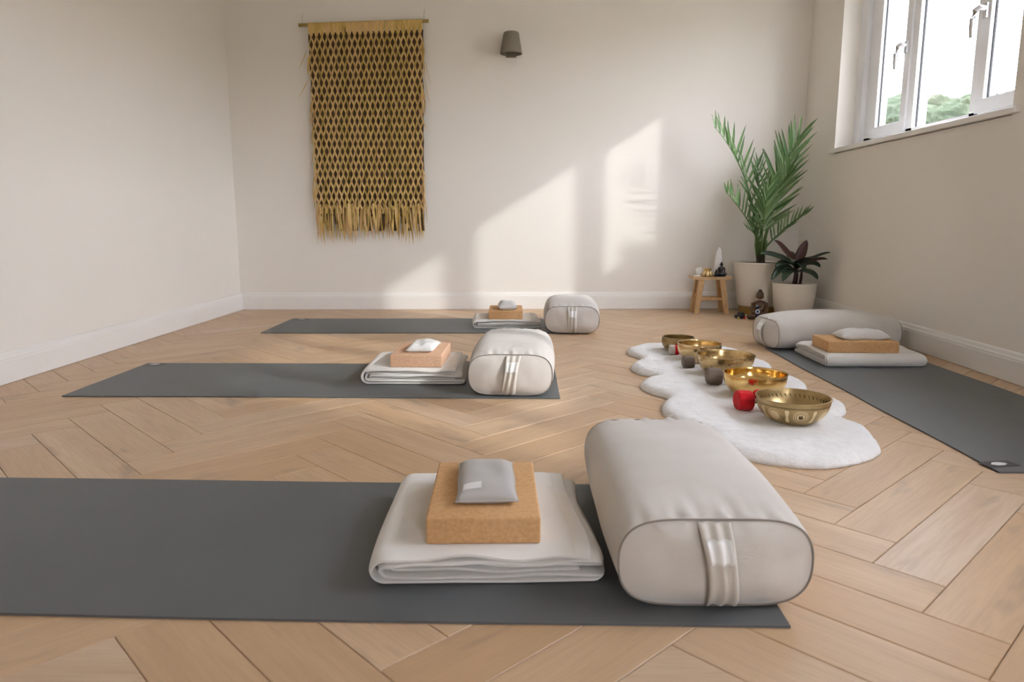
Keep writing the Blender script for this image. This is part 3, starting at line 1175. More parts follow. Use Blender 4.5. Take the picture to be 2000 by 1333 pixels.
# ================================================================== eye pillows
def eye_pillow(label, loc, rot, mat, hx=0.056, hy=0.103, h=0.036, seed=0, lump=1.0):
    t = thing('eye_pillow', label, 'eye pillow', loc, 0, 'linen eye pillows')
    t.rotation_euler = rot
    n = 30
    v = []
    f = []
    def top(u, w):
        e = max(0.0, (1 - abs(u) ** 4.0) * (1 - abs(w) ** 5.0)) ** 0.60
        l = 1 + 0.28 * lump * noise.noise(Vector((u * 1.6 + seed, w * 2.0, 0.3)))
        return e * l
    def xy(u, w):
        pin = 1 - 0.035 * (1 - abs(w) ** 2)
        return u * hx * (1 - 0.03 * (1 - w * w)) * (1 + 0.02 * math.sin(w * 5 + seed)), w * hy * (1 - 0.03 * (1 - u * u))
    for side in (0, 1):
        for j in range(n + 1):
            for i in range(n + 1):
                u, w = -1 + 2 * i / n, -1 + 2 * j / n
                x, y = xy(u, w)
                e = top(u, w)
                z = h * 0.30 + e * h * 0.70 if side else h * 0.30 * (1 - min(1, e * 1.6))
                # the rim droops towards what it lies on
                z -= 0.0 if side else 0.0
                v.append((x, y, z))
    n1 = (n + 1) ** 2
    for j in range(n):
        for i in range(n):
            a0 = j * (n + 1) + i
            f.append((a0, a0 + n + 1, a0 + n + 2, a0 + 1))
            b0 = a0 + n1
            f.append((b0, b0 + 1, b0 + n + 2, b0 + n + 1))
    m = MB()
    m.add(v, f)
    part(m, 'linen_sleeve', mat, t, smooth=True, weld=True)
    # sewn rim
    pts = []
    for i in range(n): pts.append(xy(-1 + 2 * i / n, -1))
    for i in range(n): pts.append(xy(1, -1 + 2 * i / n))
    for i in range(n): pts.append(xy(1 - 2 * i / n, 1))
    for i in range(n): pts.append(xy(-1, 1 - 2 * i / n))
    m = MB()
    m.tube([(p[0], p[1], h * 0.30) for p in pts + pts[:1]], 0.0012, 6, False)
    part(m, 'seam', mat, t, smooth=True, weld=False)
    # white label
    v = []
    nn = 8
    for j in range(nn + 1):
        for i in range(nn + 1):
            u = -0.80 + 0.62 * i / nn
            w = -0.80 + 0.22 * j / nn
            x, y = xy(u, w)
            v.append((x, y, h * 0.30 + top(u, w) * h * 0.70 + 0.0010))
    f = [(j * (nn + 1) + i, j * (nn + 1) + i + 1, (j + 1) * (nn + 1) + i + 1, (j + 1) * (nn + 1) + i) for j in range(nn) for i in range(nn)]
    m = MB()
    m.add(v, f)
    part(m, 'cloth_label', MTAG, t, smooth=True, weld=False)
    return t
eye_pillow('grey linen eye pillow with white label on the tan block', (-0.085, 1.382, 0.1204), (0, 0, R(4)), MPILLOW_G, 0.057, 0.108, 0.032, seed=1, lump=0.4)
eye_pillow('white linen eye pillow on the pale peach block', (-0.437, 2.945, 0.1184), (0, 0, R(-3)), MPILLOW_W, 0.054, 0.10, 0.032, seed=2)
eye_pillow('plump off-white eye pillow on the block nearest the back wall', (-0.138, 4.442, 0.1064), (0, 0, R(4)), MPILLOW_W, 0.055, 0.10, 0.044, seed=3)
eye_pillow('pale linen eye pillow lying lengthwise before the window-side bolster', (1.498, 3.288, 0.1144), (0, 0, R(92)), MPILLOW_W, 0.056, 0.108, 0.042, seed=4)

# ================================================================== sheepskin rug
RUG = [(0.70, 3.70), (0.58, 3.66), (0.490, 3.56), (0.474, 3.45), (0.520, 3.31), (0.470, 3.20), (0.438, 3.10), (0.46, 3.00), (0.515, 2.915), (0.455, 2.84), (0.430, 2.76), (0.45, 2.66), (0.50, 2.565),
       (0.462, 2.47), (0.446, 2.36), (0.475, 2.25), (0.540, 2.115), (0.525, 2.02), (0.565, 1.92), (0.64, 1.865), (0.755, 1.835), (0.880, 1.880), (0.975, 1.965), (1.010, 2.07),
       (1.030, 2.19), (1.010, 2.31), (1.055, 2.38), (1.090, 2.48), (1.075, 2.585), (1.02, 2.665), (1.06, 2.74), (1.078, 2.84), (1.045, 2.95), (1.01, 3.03), (1.05, 3.11), (1.062, 3.22), (1.02, 3.33), (0.985, 3.40), (1.02, 3.47), (0.99, 3.58), (0.90, 3.66), (0.80, 3.69)]
def catmull(pts, sub):
    out = []
    n = len(pts)
    for i in range(n):
        p0, p1, p2, p3 = (Vector(pts[(i + k - 1) % n]) for k in range(4))
        for j in range(sub):
            t = j / sub
            out.append(0.5 * ((2 * p1) + (p2 - p0) * t + (2 * p0 - 5 * p1 + 4 * p2 - p3) * t * t + (3 * p1 - p0 - 3 * p2 + p3) * t ** 3))
    return out
rug = thing('sheepskin_rug', 'long white lobed sheepskin rug under the row of brass bowls', 'rug', (0.76, 2.75, 0))
outl = [p - Vector((0.76, 2.75)) for p in catmull(RUG, 14)]
rj = random.Random(8)
outl = [o + o.normalized() * (0.004 * noise.noise(Vector((o.x * 55, o.y * 55, 0))) + rj.uniform(-0.0015, 0.0015)) for o in outl]
RT = 0.027
def rug_pt(o, t):
    sp = Vector((0.0, max(-0.62, min(0.66, o.y))))
    return sp + (o - sp) * t
def rug_z(p, t, o):
    d = (1 - t) * (o - rug_pt(o, 0)).length
    rise = math.sqrt(max(0.0, 1 - (1 - min(1, d / 0.040)) ** 2))
    return RT * rise + 0.0045 * rise * noise.noise(Vector((p.x * 9, p.y * 9, 1.7))) + 0.0025 * rise * noise.noise(Vector((p.x * 30, p.y * 30, 0))) + 0.0016 * rise * noise.noise(Vector((p.x * 120, p.y * 120, 0)))
ts = [1.0, 0.995, 0.985, 0.97, 0.955, 0.94, 0.92, 0.90, 0.875, 0.85, 0.82, 0.79, 0.755, 0.72, 0.68, 0.64, 0.595, 0.55, 0.5, 0.45, 0.40, 0.35, 0.29, 0.24, 0.18, 0.12, 0.06, 0.0]
v = []
f = []
no = len(outl)
for t_ in ts:
    for o in outl:
        p = rug_pt(o, t_)
        v.append((p.x, p.y, 0.001 + rug_z(p, t_, o)))
for i in range(len(ts) - 1):
    for k in range(no):
        k2 = (k + 1) % no
        f.append((i * no + k, i * no + k2, (i + 1) * no + k2, (i + 1) * no + k))
f.append(tuple(range(no))[::-1])
def m_fleece():
    m = newmat('white_fleece', (0.80, 0.79, 0.785), 0.95, spec=0.1)
    v = coords(m)
    c = ramp(m, noisetex(m, v, 25, 4), [(0.3, (0.84, 0.825, 0.815)), (0.7, (0.90, 0.89, 0.885))])
    L(m, c, bsdf(m).inputs['Base Color'])
    n1 = noisetex(m, v, 55, 5, 0.65)
    bump(m, n1, 0.7, 0.008)
    bsdf(m).inputs['Subsurface Weight'].default_value = 0.6
    bsdf(m).inputs['Subsurface Radius'].default_value = (0.02, 0.02, 0.02)
    return m
MFLEECE = m_fleece()
m = MB()
m.add(v, f)
part(m, 'hide', MFLEECE, rug, smooth=True)

# bowls: centre x, y, rim radius, height, foot radius, wall bulge, material, label
BOWLS = [
    (0.815, 2.207, 0.113, 0.080, 0.056, 0.30, MBRASS1, 'matt brass singing bowl embossed with medallions around its side'),
    (0.801, 2.548, 0.111, 0.082, 0.058, 0.42, MBRASS2, 'shiny golden singing bowl with plain polished sides'),
    (0.788, 2.896, 0.116, 0.084, 0.060, 0.34, MBRASS3, 'wide singing bowl with dark etched speckles'),
    (0.757, 3.215, 0.097, 0.076, 0.052, 0.48, MBRASS4, 'pale plain singing bowl beside the red and white mallet'),
    (0.708, 3.440, 0.076, 0.068, 0.044, 0.60, MBRASS5, 'small dull bronze singing bowl at the end of the row'),
]
# ================================================================== singing bowls
BZ = 0.0265
def bowl_profile(r, h, foot, bulge):
    """outer radius as a function of height, 0..1"""
    def ro(s):
        lin = foot + (r - foot) * s
        return lin + bulge * (r - foot) * math.sin(math.pi * min(1, s * 1.02)) ** 0.85 * (1 - 0.35 * s)
    return ro
def bowl(i, cx, cy, r, h, foot, bulge, mat, label):
    t = thing('singing_bowl', label, 'singing bowl', (cx, cy, BZ), i * 0.7, 'brass singing bowls in a row')
    ro = bowl_profile(r * 0.985, h, foot, bulge)
    th = 0.0045
    prof = [(0.0, 0.0), (foot * 0.6, 0.0), (foot * 0.92, 0.0015)]
    for k in range(1, 24):
        s = k / 24
        prof.append((ro(s), 0.0015 + (h - 0.0015) * (s ** 1.12)))
    prof += [(r * 0.995, h - 0.003), (r, h - 0.0015), (r * 0.998, h), (r - th * 1.1, h + 0.0002), (r - th * 1.35, h - 0.003)]
    for k in range(22, 0, -1):
        s = k / 24
        prof.append((max(0.002, ro(s) - th), th + 0.0015 + (h - th - 0.004) * (s ** 1.12)))
    prof += [(foot * 0.8, th), (0.0, th)]
    m = MB()
    m.lathe(prof, 72)
    part(m, 'bowl_body', mat, t, smooth='angle')
    return t, ro, th
bowl_roots = []
for i, b in enumerate(BOWLS):
    bowl_roots.append(bowl(i, *b))
# embossed medallions on the first bowl
def relief(ro, h, a, s, ring_pts, thick, name, mat, parent, holes=False):
    pass
b = BOWLS[0]
t0, ro0, th0 = bowl_roots[0]
def on_bowl(a, zz, off):
    """angle a, height zz above the foot -> point just outside the wall"""
    s = max(0.02, (zz / b[3])) ** (1 / 1.12)
    rr = ro0(min(1, s)) + off
    return (rr * math.cos(a), rr * math.sin(a), zz)
def flat_shape(outline, off, name, mat, parent, ac, zc):
    """outline in metres (dx along the wall, dz up); wraps it on the wall, 1 mm proud"""
    n = len(outline)
    s = max(0.02, (zc / b[3])) ** (1 / 1.12)
    rr = ro0(s)
    v = [on_bowl(ac + dx / rr, zc + dz, off) for dx, dz in outline] + [on_bowl(ac + dx / rr, zc + dz, 0.0) for dx, dz in outline]
    v.append(on_bowl(ac, zc, off))
    f = [(i, (i + 1) % n, 2 * n) for i in range(n)] + [(i, n + i, n + (i + 1) % n, (i + 1) % n) for i in range(n)]
    m = MB()
    m.add(v, f)
    return part(m, name, mat, parent, smooth='angle')
def circ(rad, n=20, sx=1.0):
    return [(rad * sx * math.cos(2 * math.pi * k / n), rad * math.sin(2 * math.pi * k / n)) for k in range(n)]
def ring_shape(r0, r1, off, name, mat, parent, ac, zc, n=28):
    s = max(0.02, (zc / b[3])) ** (1 / 1.12)
    rr = ro0(s)
    v = []
    for rad, o in ((r0, 0.0), (r0, off), (r1, off), (r1, 0.0)):
        v += [on_bowl(ac + rad * math.cos(2 * math.pi * k / n) / rr, zc + rad * math.sin(2 * math.pi * k / n), o) for k in range(n)]
    f = []
    for q in range(3):
        for k in range(n):
            k2 = (k + 1) % n
            f.append((q * n + k, q * n + k2, (q + 1) * n + k2, (q + 1) * n + k))
    m = MB()
    m.add(v, f)
    return part(m, name, mat, parent, smooth='angle')
zc = 0.037
for k in range(8):
    ac = R(-96) + k * 2 * math.pi / 8
    ring_shape(0.0195, 0.0215, 0.0009, 'medallion_ring', MRELIEF, t0, ac, zc)
    o = flat_shape(circ(0.0165, 24), 0.0011, 'medallion', MRELIEF, t0, ac, zc)
    if k % 2 == 0:
        q = flat_shape([(-0.006, -0.005), (0.005, -0.006), (0.007, 0.000), (0.003, 0.004), (0.004, 0.008), (-0.001, 0.005), (-0.006, 0.006)], 0.0017, 'medallion_mark', MENGRAVE, t0, ac, zc)
        ring_shape(0.0125, 0.0136, 0.0016, 'medallion_groove', MENGRAVE, t0, ac, zc)
    am = ac + math.pi / 8
    fig = []
    for q in range(24):
        an = 2 * math.pi * q / 24
        zz = 0.021 * math.sin(an)
        wv = 0.0085 * (0.35 + 0.65 * abs(math.sin(an))) * (1 if math.cos(an) > 0 else -1)
        fig.append((wv * abs(math.cos(an)) ** 0.45, zz))
    flat_shape(fig, 0.0011, 'thunderbolt_motif', MRELIEF, t0, am, zc)
# lines of the border and the slanted characters inside the rim
m = MB()
for zz in (0.0625, 0.0655):
    n = 72
    v = []
    for o, dz in ((0.0, -0.0006), (0.0006, -0.0003), (0.0006, 0.0003), (0.0, 0.0006)):
        v += [on_bowl(2 * math.pi * k / n, zz + dz, o) for k in range(n)]
    f = [(q * n + k, q * n + (k + 1) % n, (q + 1) * n + (k + 1) % n, (q + 1) * n + k) for q in range(3) for k in range(n)]
    m.add(v, f)
part(m, 'border_lines', MENGRAVE, t0, smooth=True, weld=False)
m = MB()
rs = random.Random(3)
for k in range(44):
    a0 = 2 * math.pi * k / 44
    def ip(da, zz, off=0.0006):
        s = max(0.02, ((zz - th0) / (b[3] - th0))) ** (1 / 1.12)
        rr = ro0(min(1, s)) - th0 - off
        a = a0 + da / 0.1
        return (rr * math.cos(a), rr * math.sin(a), zz)
    z0, z1 = 0.054, 0.065
    sl = 0.004
    wd = 0.0008 + 0.0006 * rs.random()
    for (d0, zz0, d1, zz1) in ((0, z0, sl, z1), (sl - 0.001, z1 - 0.001, sl + 0.005, z1 - 0.002 - 0.003 * rs.random()), (0.001, z0 + 0.006 * rs.random(), 0.006, z0 + 0.007)):
        m.add([ip(d0 - wd, zz0), ip(d0 + wd, zz0), ip(d1 + wd, zz1), ip(d1 - wd, zz1)], [(0, 1, 2, 3)])
part(m, 'engraved_script', MENGRAVE, t0, weld=False)

# ================================================================== mallets
def mallet(label, head, tip, hr, hl, mat, endmat=None, knob=None):
    hx, hy, hz = head
    d = Vector((tip[0] - hx, tip[1] - hy, tip[2] - hz))
    t = thing('singing_bowl_mallet', label, 'mallet', (hx, hy, BZ), math.atan2(d.y, d.x), 'felt mallets beside the bowls')
    hzl = hz - BZ
    ln = math.hypot(d.x, d.y)
    drop = tip[2] - hz
    tilt = drop / ln
    m = MB()
    prof = [(-hl / 2, hr * 0.86), (-hl / 2 + 0.004, hr), (-hl / 6, hr * 1.03), (hl / 6, hr * 1.03), (hl / 2 - 0.004, hr), (hl / 2, hr * 0.86)]
    seg = 10
    v = []
    for x, r_ in prof:
        for k in range(seg):
            a = 2 * math.pi * k / seg + 0.3
            v.append((x, r_ * math.cos(a), hzl + r_ * math.sin(a) + x * tilt))
    f = [(i * seg + k, i * seg + (k + 1) % seg, (i + 1) * seg + (k + 1) % seg, (i + 1) * seg + k) for i in range(len(prof) - 1) for k in range(seg)]
    f += [tuple(range(seg))[::-1], tuple((len(prof) - 1) * seg + k for k in range(seg))]
    m.add(v, f)
    part(m, 'felt_head', mat, t, bevel=0.002)
    m = MB()
    m.tube([(hl / 2 - 0.01, 0, hzl + tilt * hl / 2), (ln * 0.6, 0, hzl + tilt * ln * 0.6), (ln, 0, hzl + drop)], [0.0085, 0.0095, 0.011], 12)
    part(m, 'handle', MSTICK, t, smooth='angle')
    if endmat:
        m = MB()
        v = []
        for x, r_ in ((-hl / 2 - 0.004, hr * 0.9), (-hl / 2 + 0.002, hr * 1.05), (0.0, hr * 1.06)):
            for k in range(16):
                a = 2 * math.pi * k / 16
                v.append((x, r_ * math.cos(a), hzl + r_ * math.sin(a)))
        f = [(i * 16 + k, i * 16 + (k + 1) % 16, (i + 1) * 16 + (k + 1) % 16, (i + 1) * 16 + k) for i in range(2) for k in range(16)]
        f.append(tuple(range(16))[::-1])
        m.add(v, f)
        part(m, 'felt_cap', endmat, t)
    if knob:
        m = MB()
        m.ellipsoid((hl / 2 + 0.020, 0.002, hzl + 0.020), (0.016, 0.015, 0.015), 14, 8)
        m.tube([(hl / 2 - 0.005, 0, hzl), (hl / 2 + 0.02, 0.002, hzl + 0.018)], 0.006, 8)
        part(m, 'red_bobble', MREDFELT, t, smooth=True)
    return t
mallet('bright red felt mallet beside the embossed bowl', (0.703, 2.338, 0.059), (1.000, 2.380, 0.040), 0.0335, 0.052, MREDFELT, knob=True)
mallet('large taupe felt mallet beside the shiny golden bowl', (0.698, 2.712, 0.060), (0.965, 2.725, 0.041), 0.0320, 0.056, MGREYFELT)
mallet('small taupe felt mallet beside the speckled bowl', (0.672, 3.040, 0.050), (0.90, 3.062, 0.038), 0.0255, 0.048, MGREYFELT)
mallet('small red mallet with white tip between the two smallest bowls', (0.672, 3.340, 0.048), (0.845, 3.338, 0.038), 0.0225, 0.040, MREDFELT, MWHITEFELT)

# ================================================================== stool and the things on it
st = thing('wooden_stool', 'small rustic wooden stool by the back wall', 'stool', (1.252, 5.085, 0), R(2))
m = MB()
nx, ny = 20, 10
hx, hy = 0.136, 0.062
v = []
f = []
for lay in (0, 1):
    for j in range(ny + 1):
        for i in range(nx + 1):
            u, w_ = -1 + 2 * i / nx, -1 + 2 * j / ny
            x = hx * u + 0.003 * math.sin(w_ * 3)
            y = hy * w_ * (1 - 0.04 * u * u)
            z = (0.236 if lay == 0 else 0.256) + 0.006 * u ** 8
            v.append((x, y, z))
n1 = (nx + 1) * (ny + 1)
for j in range(ny):
    for i in range(nx):
        a0 = j * (nx + 1) + i
        f.append((a0, a0 + nx + 1, a0 + nx + 2, a0 + 1))
        f.append((a0 + n1, a0 + 1 + n1, a0 + nx + 2 + n1, a0 + nx + 1 + n1))
for i in range(nx):
    f.append((i, i + 1, i + 1 + n1, i + n1))
    a0 = ny * (nx + 1) + i
    f.append((a0 + 1, a0, a0 + n1, a0 + 1 + n1))
for j in range(ny):
    a0 = j * (nx + 1)
    f.append((a0 + nx + 1, a0, a0 + n1, a0 + nx + 1 + n1))
    a0 += nx
    f.append((a0, a0 + nx + 1, a0 + nx + 1 + n1, a0 + n1))
m.add(v, f)
part(m, 'seat', MSTOOLTOP, st, smooth='angle')
for sx in (-1, 1):
    for sy in (-1, 1):
        m = MB()
        tx, ty, bx, by = sx * 0.072, sy * 0.036, sx * 0.104, sy * 0.064
        w0, w1 = 0.021, 0.015
        v = []
        for (cx, cy, z, ww) in ((bx, by, 0, w1), ((tx + bx) / 2, (ty + by) / 2, 0.12, 0.018), (tx, ty, 0.238, w0)):
            v += [(cx - ww, cy - ww * 0.8, z), (cx + ww, cy - ww * 0.8, z), (cx + ww, cy + ww * 0.8, z), (cx - ww, cy + ww * 0.8, z)]
        f = [(3, 2, 1, 0), (8, 9, 10, 11)]
        for q in range(2):
            for k in range(4):
                k2 = (k + 1) % 4
                f.append((q * 4 + k, q * 4 + k2, q * 4 + 4 + k2, q * 4 + 4 + k))
        m.add(v, f)
        part(m, 'leg', MSTOOL, st, bevel=0.003)
for sy in (-1, 1):
    m = MB()
    m.box(-0.080, 0.080, sy * 0.050 - 0.009, sy * 0.050 + 0.009, 0.093, 0.113)
    part(m, 'stretcher', MSTOOL, st, bevel=0.003)
for sx in (-1, 1):
    m = MB()
    m.box(sx * 0.089 - 0.008, sx * 0.089 + 0.008, -0.048, 0.048, 0.118, 0.136)
    part(m, 'stretcher', MSTOOL, st, bevel=0.003)

# selenite tower
m = MB()
n = 7
levels = [(0.0, 0.031), (0.06, 0.030), (0.12, 0.026), (0.165, 0.019), (0.19, 0.011), (0.202, 0.003)]
v = []
rs = random.Random(4)
jit = [rs.uniform(0.85, 1.1) for _ in range(n)]
for z, r_ in levels:
    for k in range(n):
        a = 2 * math.pi * k / n
        v.append((r_ * jit[k] * math.cos(a) + z * 0.03, r_ * 0.8 * jit[(k + 2) % n] * math.sin(a), z))
f = [(i * n + k, i * n + (k + 1) % n, (i + 1) * n + (k + 1) % n, (i + 1) * n + k) for i in range(len(levels) - 1) for k in range(n)]
f += [tuple(range(n))[::-1], tuple((len(levels) - 1) * n + k for k in range(n))]
m.add(v, f)
o = obj('crystal_tower', m.mesh('crystal_tower', MSELEN), None, (1.309, 5.118, 0.2558))
tag(o, 'tall white crystal tower standing behind the black figurine', 'crystal')

# ---- seated figurines: one continuous body from fused volumes
def fused(name, shapes, voxel, mat):
    m = MB()
    for s in shapes:
        if s[0] == 'e':
            m.ellipsoid(s[1], s[2], 20, 14, s[3] if len(s) > 3 else None)
        else:
            m.tube(s[1], s[2], 12)
    me = m.mesh(name, mat, weld=False)
    tmp = bpy.data.objects.new('tmp', me)
    C.objects.link(tmp)
    md = tmp.modifiers.new('r', 'REMESH')
    md.mode = 'VOXEL'
    md.voxel_size = voxel
    md.use_smooth_shade = True
    sm = tmp.modifiers.new('s', 'SMOOTH')
    sm.iterations = 3
    dg = bpy.context.evaluated_depsgraph_get()
    out = bpy.data.meshes.new_from_object(tmp.evaluated_get(dg))
    bpy.data.objects.remove(tmp)
    out.name = name
    if not out.materials:
        out.materials.append(mat)
    out.polygons.foreach_set('use_smooth', [True] * len(out.polygons))
    return out
def buddha_shapes(k, head_turn=0.0):
    """seated cross-legged figure, 1 unit tall, facing -y"""
    S = []
    S.append(('e', (0, 0.02, 0.09 * 1), (0.30, 0.21, 0.075)))                       # lap
    S.append(('t', [(0.10, 0.06, 0.12), (0.30, -0.08, 0.10), (0.10, -0.20, 0.075), (-0.10, -0.20, 0.07)], [0.10, 0.085, 0.062, 0.045]))
    S.append(('t', [(-0.10, 0.06, 0.12), (-0.30, -0.08, 0.10), (-0.10, -0.17, 0.11), (0.08, -0.19, 0.115)], [0.10, 0.085, 0.06, 0.045]))
    S.append(('t', [(0, 0.05, 0.10), (0, 0.04, 0.28), (0, 0.05, 0.44), (0, 0.05, 0.54)], [0.155, 0.135, 0.165, 0.11]))
    S.append(('e', (0, 0.05, 0.53), (0.215, 0.105, 0.075)))                         # shoulders
    S.append(('t', [(0, 0.05, 0.56), (0, 0.035, 0.68)], [0.062, 0.055]))
    for sx in (-1, 1):
        S.append(('t', [(sx * 0.195, 0.05, 0.53), (sx * 0.245, 0.03, 0.36), (sx * 0.20, -0.08, 0.235), (sx * 0.05, -0.17, 0.19)], [0.072, 0.058, 0.05, 0.036]))
        S.append(('e', (sx * 0.102, 0.03, 0.745), (0.022, 0.03, 0.062)))             # ears
    S.append(('e', (0, -0.185, 0.185), (0.085, 0.045, 0.030)))                      # hands together
    S.append(('e', (0, 0.02, 0.765), (0.102, 0.112, 0.125)))                        # head
    S.append(('e', (0, -0.088, 0.755), (0.018, 0.026, 0.034)))                      # nose
    S.append(('e', (0, -0.070, 0.695), (0.04, 0.03, 0.022)))                        # chin
    S.append(('e', (0, 0.04, 0.90), (0.055, 0.055, 0.05)))                          # topknot
    out = []
    for s in S:
        if s[0] == 'e':
            out.append(('e', tuple(x * k for x in s[1]), tuple(x * k for x in s[2])))
        else:
            out.append(('t', [tuple(x * k for x in p) for p in s[1]], [r_ * k for r_ in s[2]]))
    return out
fig = thing('buddha_figurine', 'tiny black seated figurine on the stool', 'figurine', (1.322, 5.065, 0.2558), R(8))
obj('figure', fused('figure', buddha_shapes(0.098), 0.0018, MBLACK), fig, (0, 0, 0.010))
m = MB()
m.lathe([(0.0, 0.0), (0.030, 0.0), (0.034, 0.004), (0.030, 0.008), (0.032, 0.013), (0.0, 0.014)], 24)
part(m, 'pedestal', MBLACK, fig, smooth='angle')
m = MB()
m.lathe([(0, 0), (0.013, 0), (0.014, 0.012), (0.009, 0.020), (0.010, 0.032), (0.005, 0.040), (0.006, 0.046), (0.0, 0.052)], 16, (-0.036, 0, 0))
part(m, 'flame_stand', MBLACK, fig, smooth=True)

# tealight holder with lotus petals, and a white card behind it
th_ = thing('tealight_holder', 'small gold lotus tealight holder on the stool', 'candle holder', (1.228, 5.070, 0.2558), 0)
m = MB()
m.lathe([(0, 0), (0.018, 0), (0.020, 0.003), (0.024, 0.045), (0.0265, 0.050), (0.0265, 0.058), (0.024, 0.058), (0.022, 0.046), (0.0, 0.044)], 28)
part(m, 'cup', MGOLD, th_, smooth='angle')
for k in range(7):
    a = 2 * math.pi * k / 7
    m = MB()
    m.ellipsoid((0, 0, 0), (0.013, 0.006, 0.020), 12, 8)
    part(m, 'petal', MGOLD, th_, smooth=True, loc=(0.030 * math.cos(a), 0.030 * math.sin(a), 0.022), rot=(R(25), 0, a - math.pi / 2))
m = MB()
m.box(-0.022, 0.022, -0.003, 0.003, 0.0, 0.055)
o = obj('shell_tile', m.mesh('shell_tile', MSHELL, bevel=0.0012), None, (1.189, 5.119, 0.2627), (R(-14), R(-18), R(-28)))
tag(o, 'little white square tile leaning behind the tealight holder', 'tile')
# thin stick of palo santo at the stool's end
m = MB()
m.tube([(-0.026, 0, 0.005), (0.0, 0.002, 0.0055), (0.026, 0.0, 0.005)], [0.0045, 0.005, 0.0045], 8)
o = obj('incense_stick', m.mesh('incense_stick', MSHELL, smooth='angle'), None, (1.160, 5.075, 0.2560), (0, 0, R(15)))
tag(o, 'short pale stick lying on the free end of the stool', 'incense')

# ================================================================== palm
pp = thing('palm_pot', 'tall ivory plant pot on a golden base holding the palm', 'plant pot', (1.588, 5.085, 0))
m = MB()
m.lathe([(0.0, 0.0), (0.118, 0.0), (0.124, 0.01), (0.126, 0.055), (0.120, 0.062), (0.0, 0.062)], 40)
part(m, 'base_stand', MSTAND, pp, smooth='angle')
m = MB()
m.lathe([(0.0, 0.055), (0.128, 0.055), (0.136, 0.062), (0.150, 0.16), (0.166, 0.28), (0.176, 0.345), (0.179, 0.352), (0.178, 0.358), (0.172, 0.358), (0.168, 0.35), (0.164, 0.325), (0.0, 0.325)], 56)
part(m, 'pot_body', MPOT, pp, smooth='angle')
m = MB()
m.lathe([(0.0, 0.348), (0.08, 0.350), (0.166, 0.346), (0.163, 0.322)], 32)
part(m, 'soil', MSOIL, pp, smooth=True)

palm = thing('palm_plant', 'green feathery date palm in the tall ivory pot', 'plant', (1.588, 5.085, 0.336))
PB = Vector((1.588, 5.085, 0.336))
m = MB()
pts = []
rad = []
for k in range(9):
    z = -0.005 + k * 0.02
    pts.append((0.004 * math.sin(k), 0.003 * math.cos(k), z))
    rad.append(0.030 + 0.004 * (k % 2) - 0.0012 * k)
m.tube(pts, rad, 14)
part(m, 'trunk', MTRUNK, palm)
# leaflet: unit length along +x, folded along the midrib
lv = []
lf = []
prof = [(0.0, 0.012), (0.12, 0.032), (0.35, 0.040), (0.6, 0.034), (0.85, 0.017), (1.0, 0.001)]
for x, wd in prof:
    lv += [(x, -wd, 0.012 * (1 - x)), (x, 0, 0.0 - 0.03 * x * x), (x, wd, 0.012 * (1 - x))]
for i in range(len(prof) - 1):
    for j in range(2):
        a0 = i * 3 + j
        lf.append((a0, a0 + 3, a0 + 4, a0 + 1))
LEAFLET = mesh_from('leaflet', lv, lf, MPALM, True)
# fronds: base, control, tip in world coordinates, leaflet length, number per side, twist, curl upwards
FR = [
    ((1.575, 5.08, 0.45), (1.50, 5.06, 0.98), (1.215, 5.02, 1.255), 0.180, 14, 0.35, 'A'),
    ((1.600, 5.07, 0.46), (1.640, 5.02, 0.93), (1.765, 4.97, 1.185), 0.225, 17, 0.0, 'B'),
    ((1.575, 5.06, 0.45), (1.49, 4.98, 0.64), (1.290, 4.93, 0.825), 0.140, 13, 0.45, 'C'),
    ((1.605, 5.07, 0.44), (1.69, 5.02, 0.58), (1.850, 4.985, 0.685), 0.110, 11, 0.45, 'D'),
    ((1.580, 5.04, 0.45), (1.55, 4.96, 0.70), (1.545, 4.85, 0.885), 0.180, 14, 0.0, 'F'),
    ((1.598, 5.05, 0.46), (1.620, 4.98, 0.76), (1.690, 4.88, 0.985), 0.190, 16, 0.1, 'G'),
    ((1.582, 5.05, 0.45), (1.53, 4.99, 0.56), (1.445, 4.93, 0.585), 0.085, 8, 0.3, 'E'),
    ((1.592, 5.10, 0.46), (1.575, 5.13, 0.82), (1.56, 5.15, 1.02), 0.150, 10, 0.0, 'H'),
]
rl = random.Random(21)
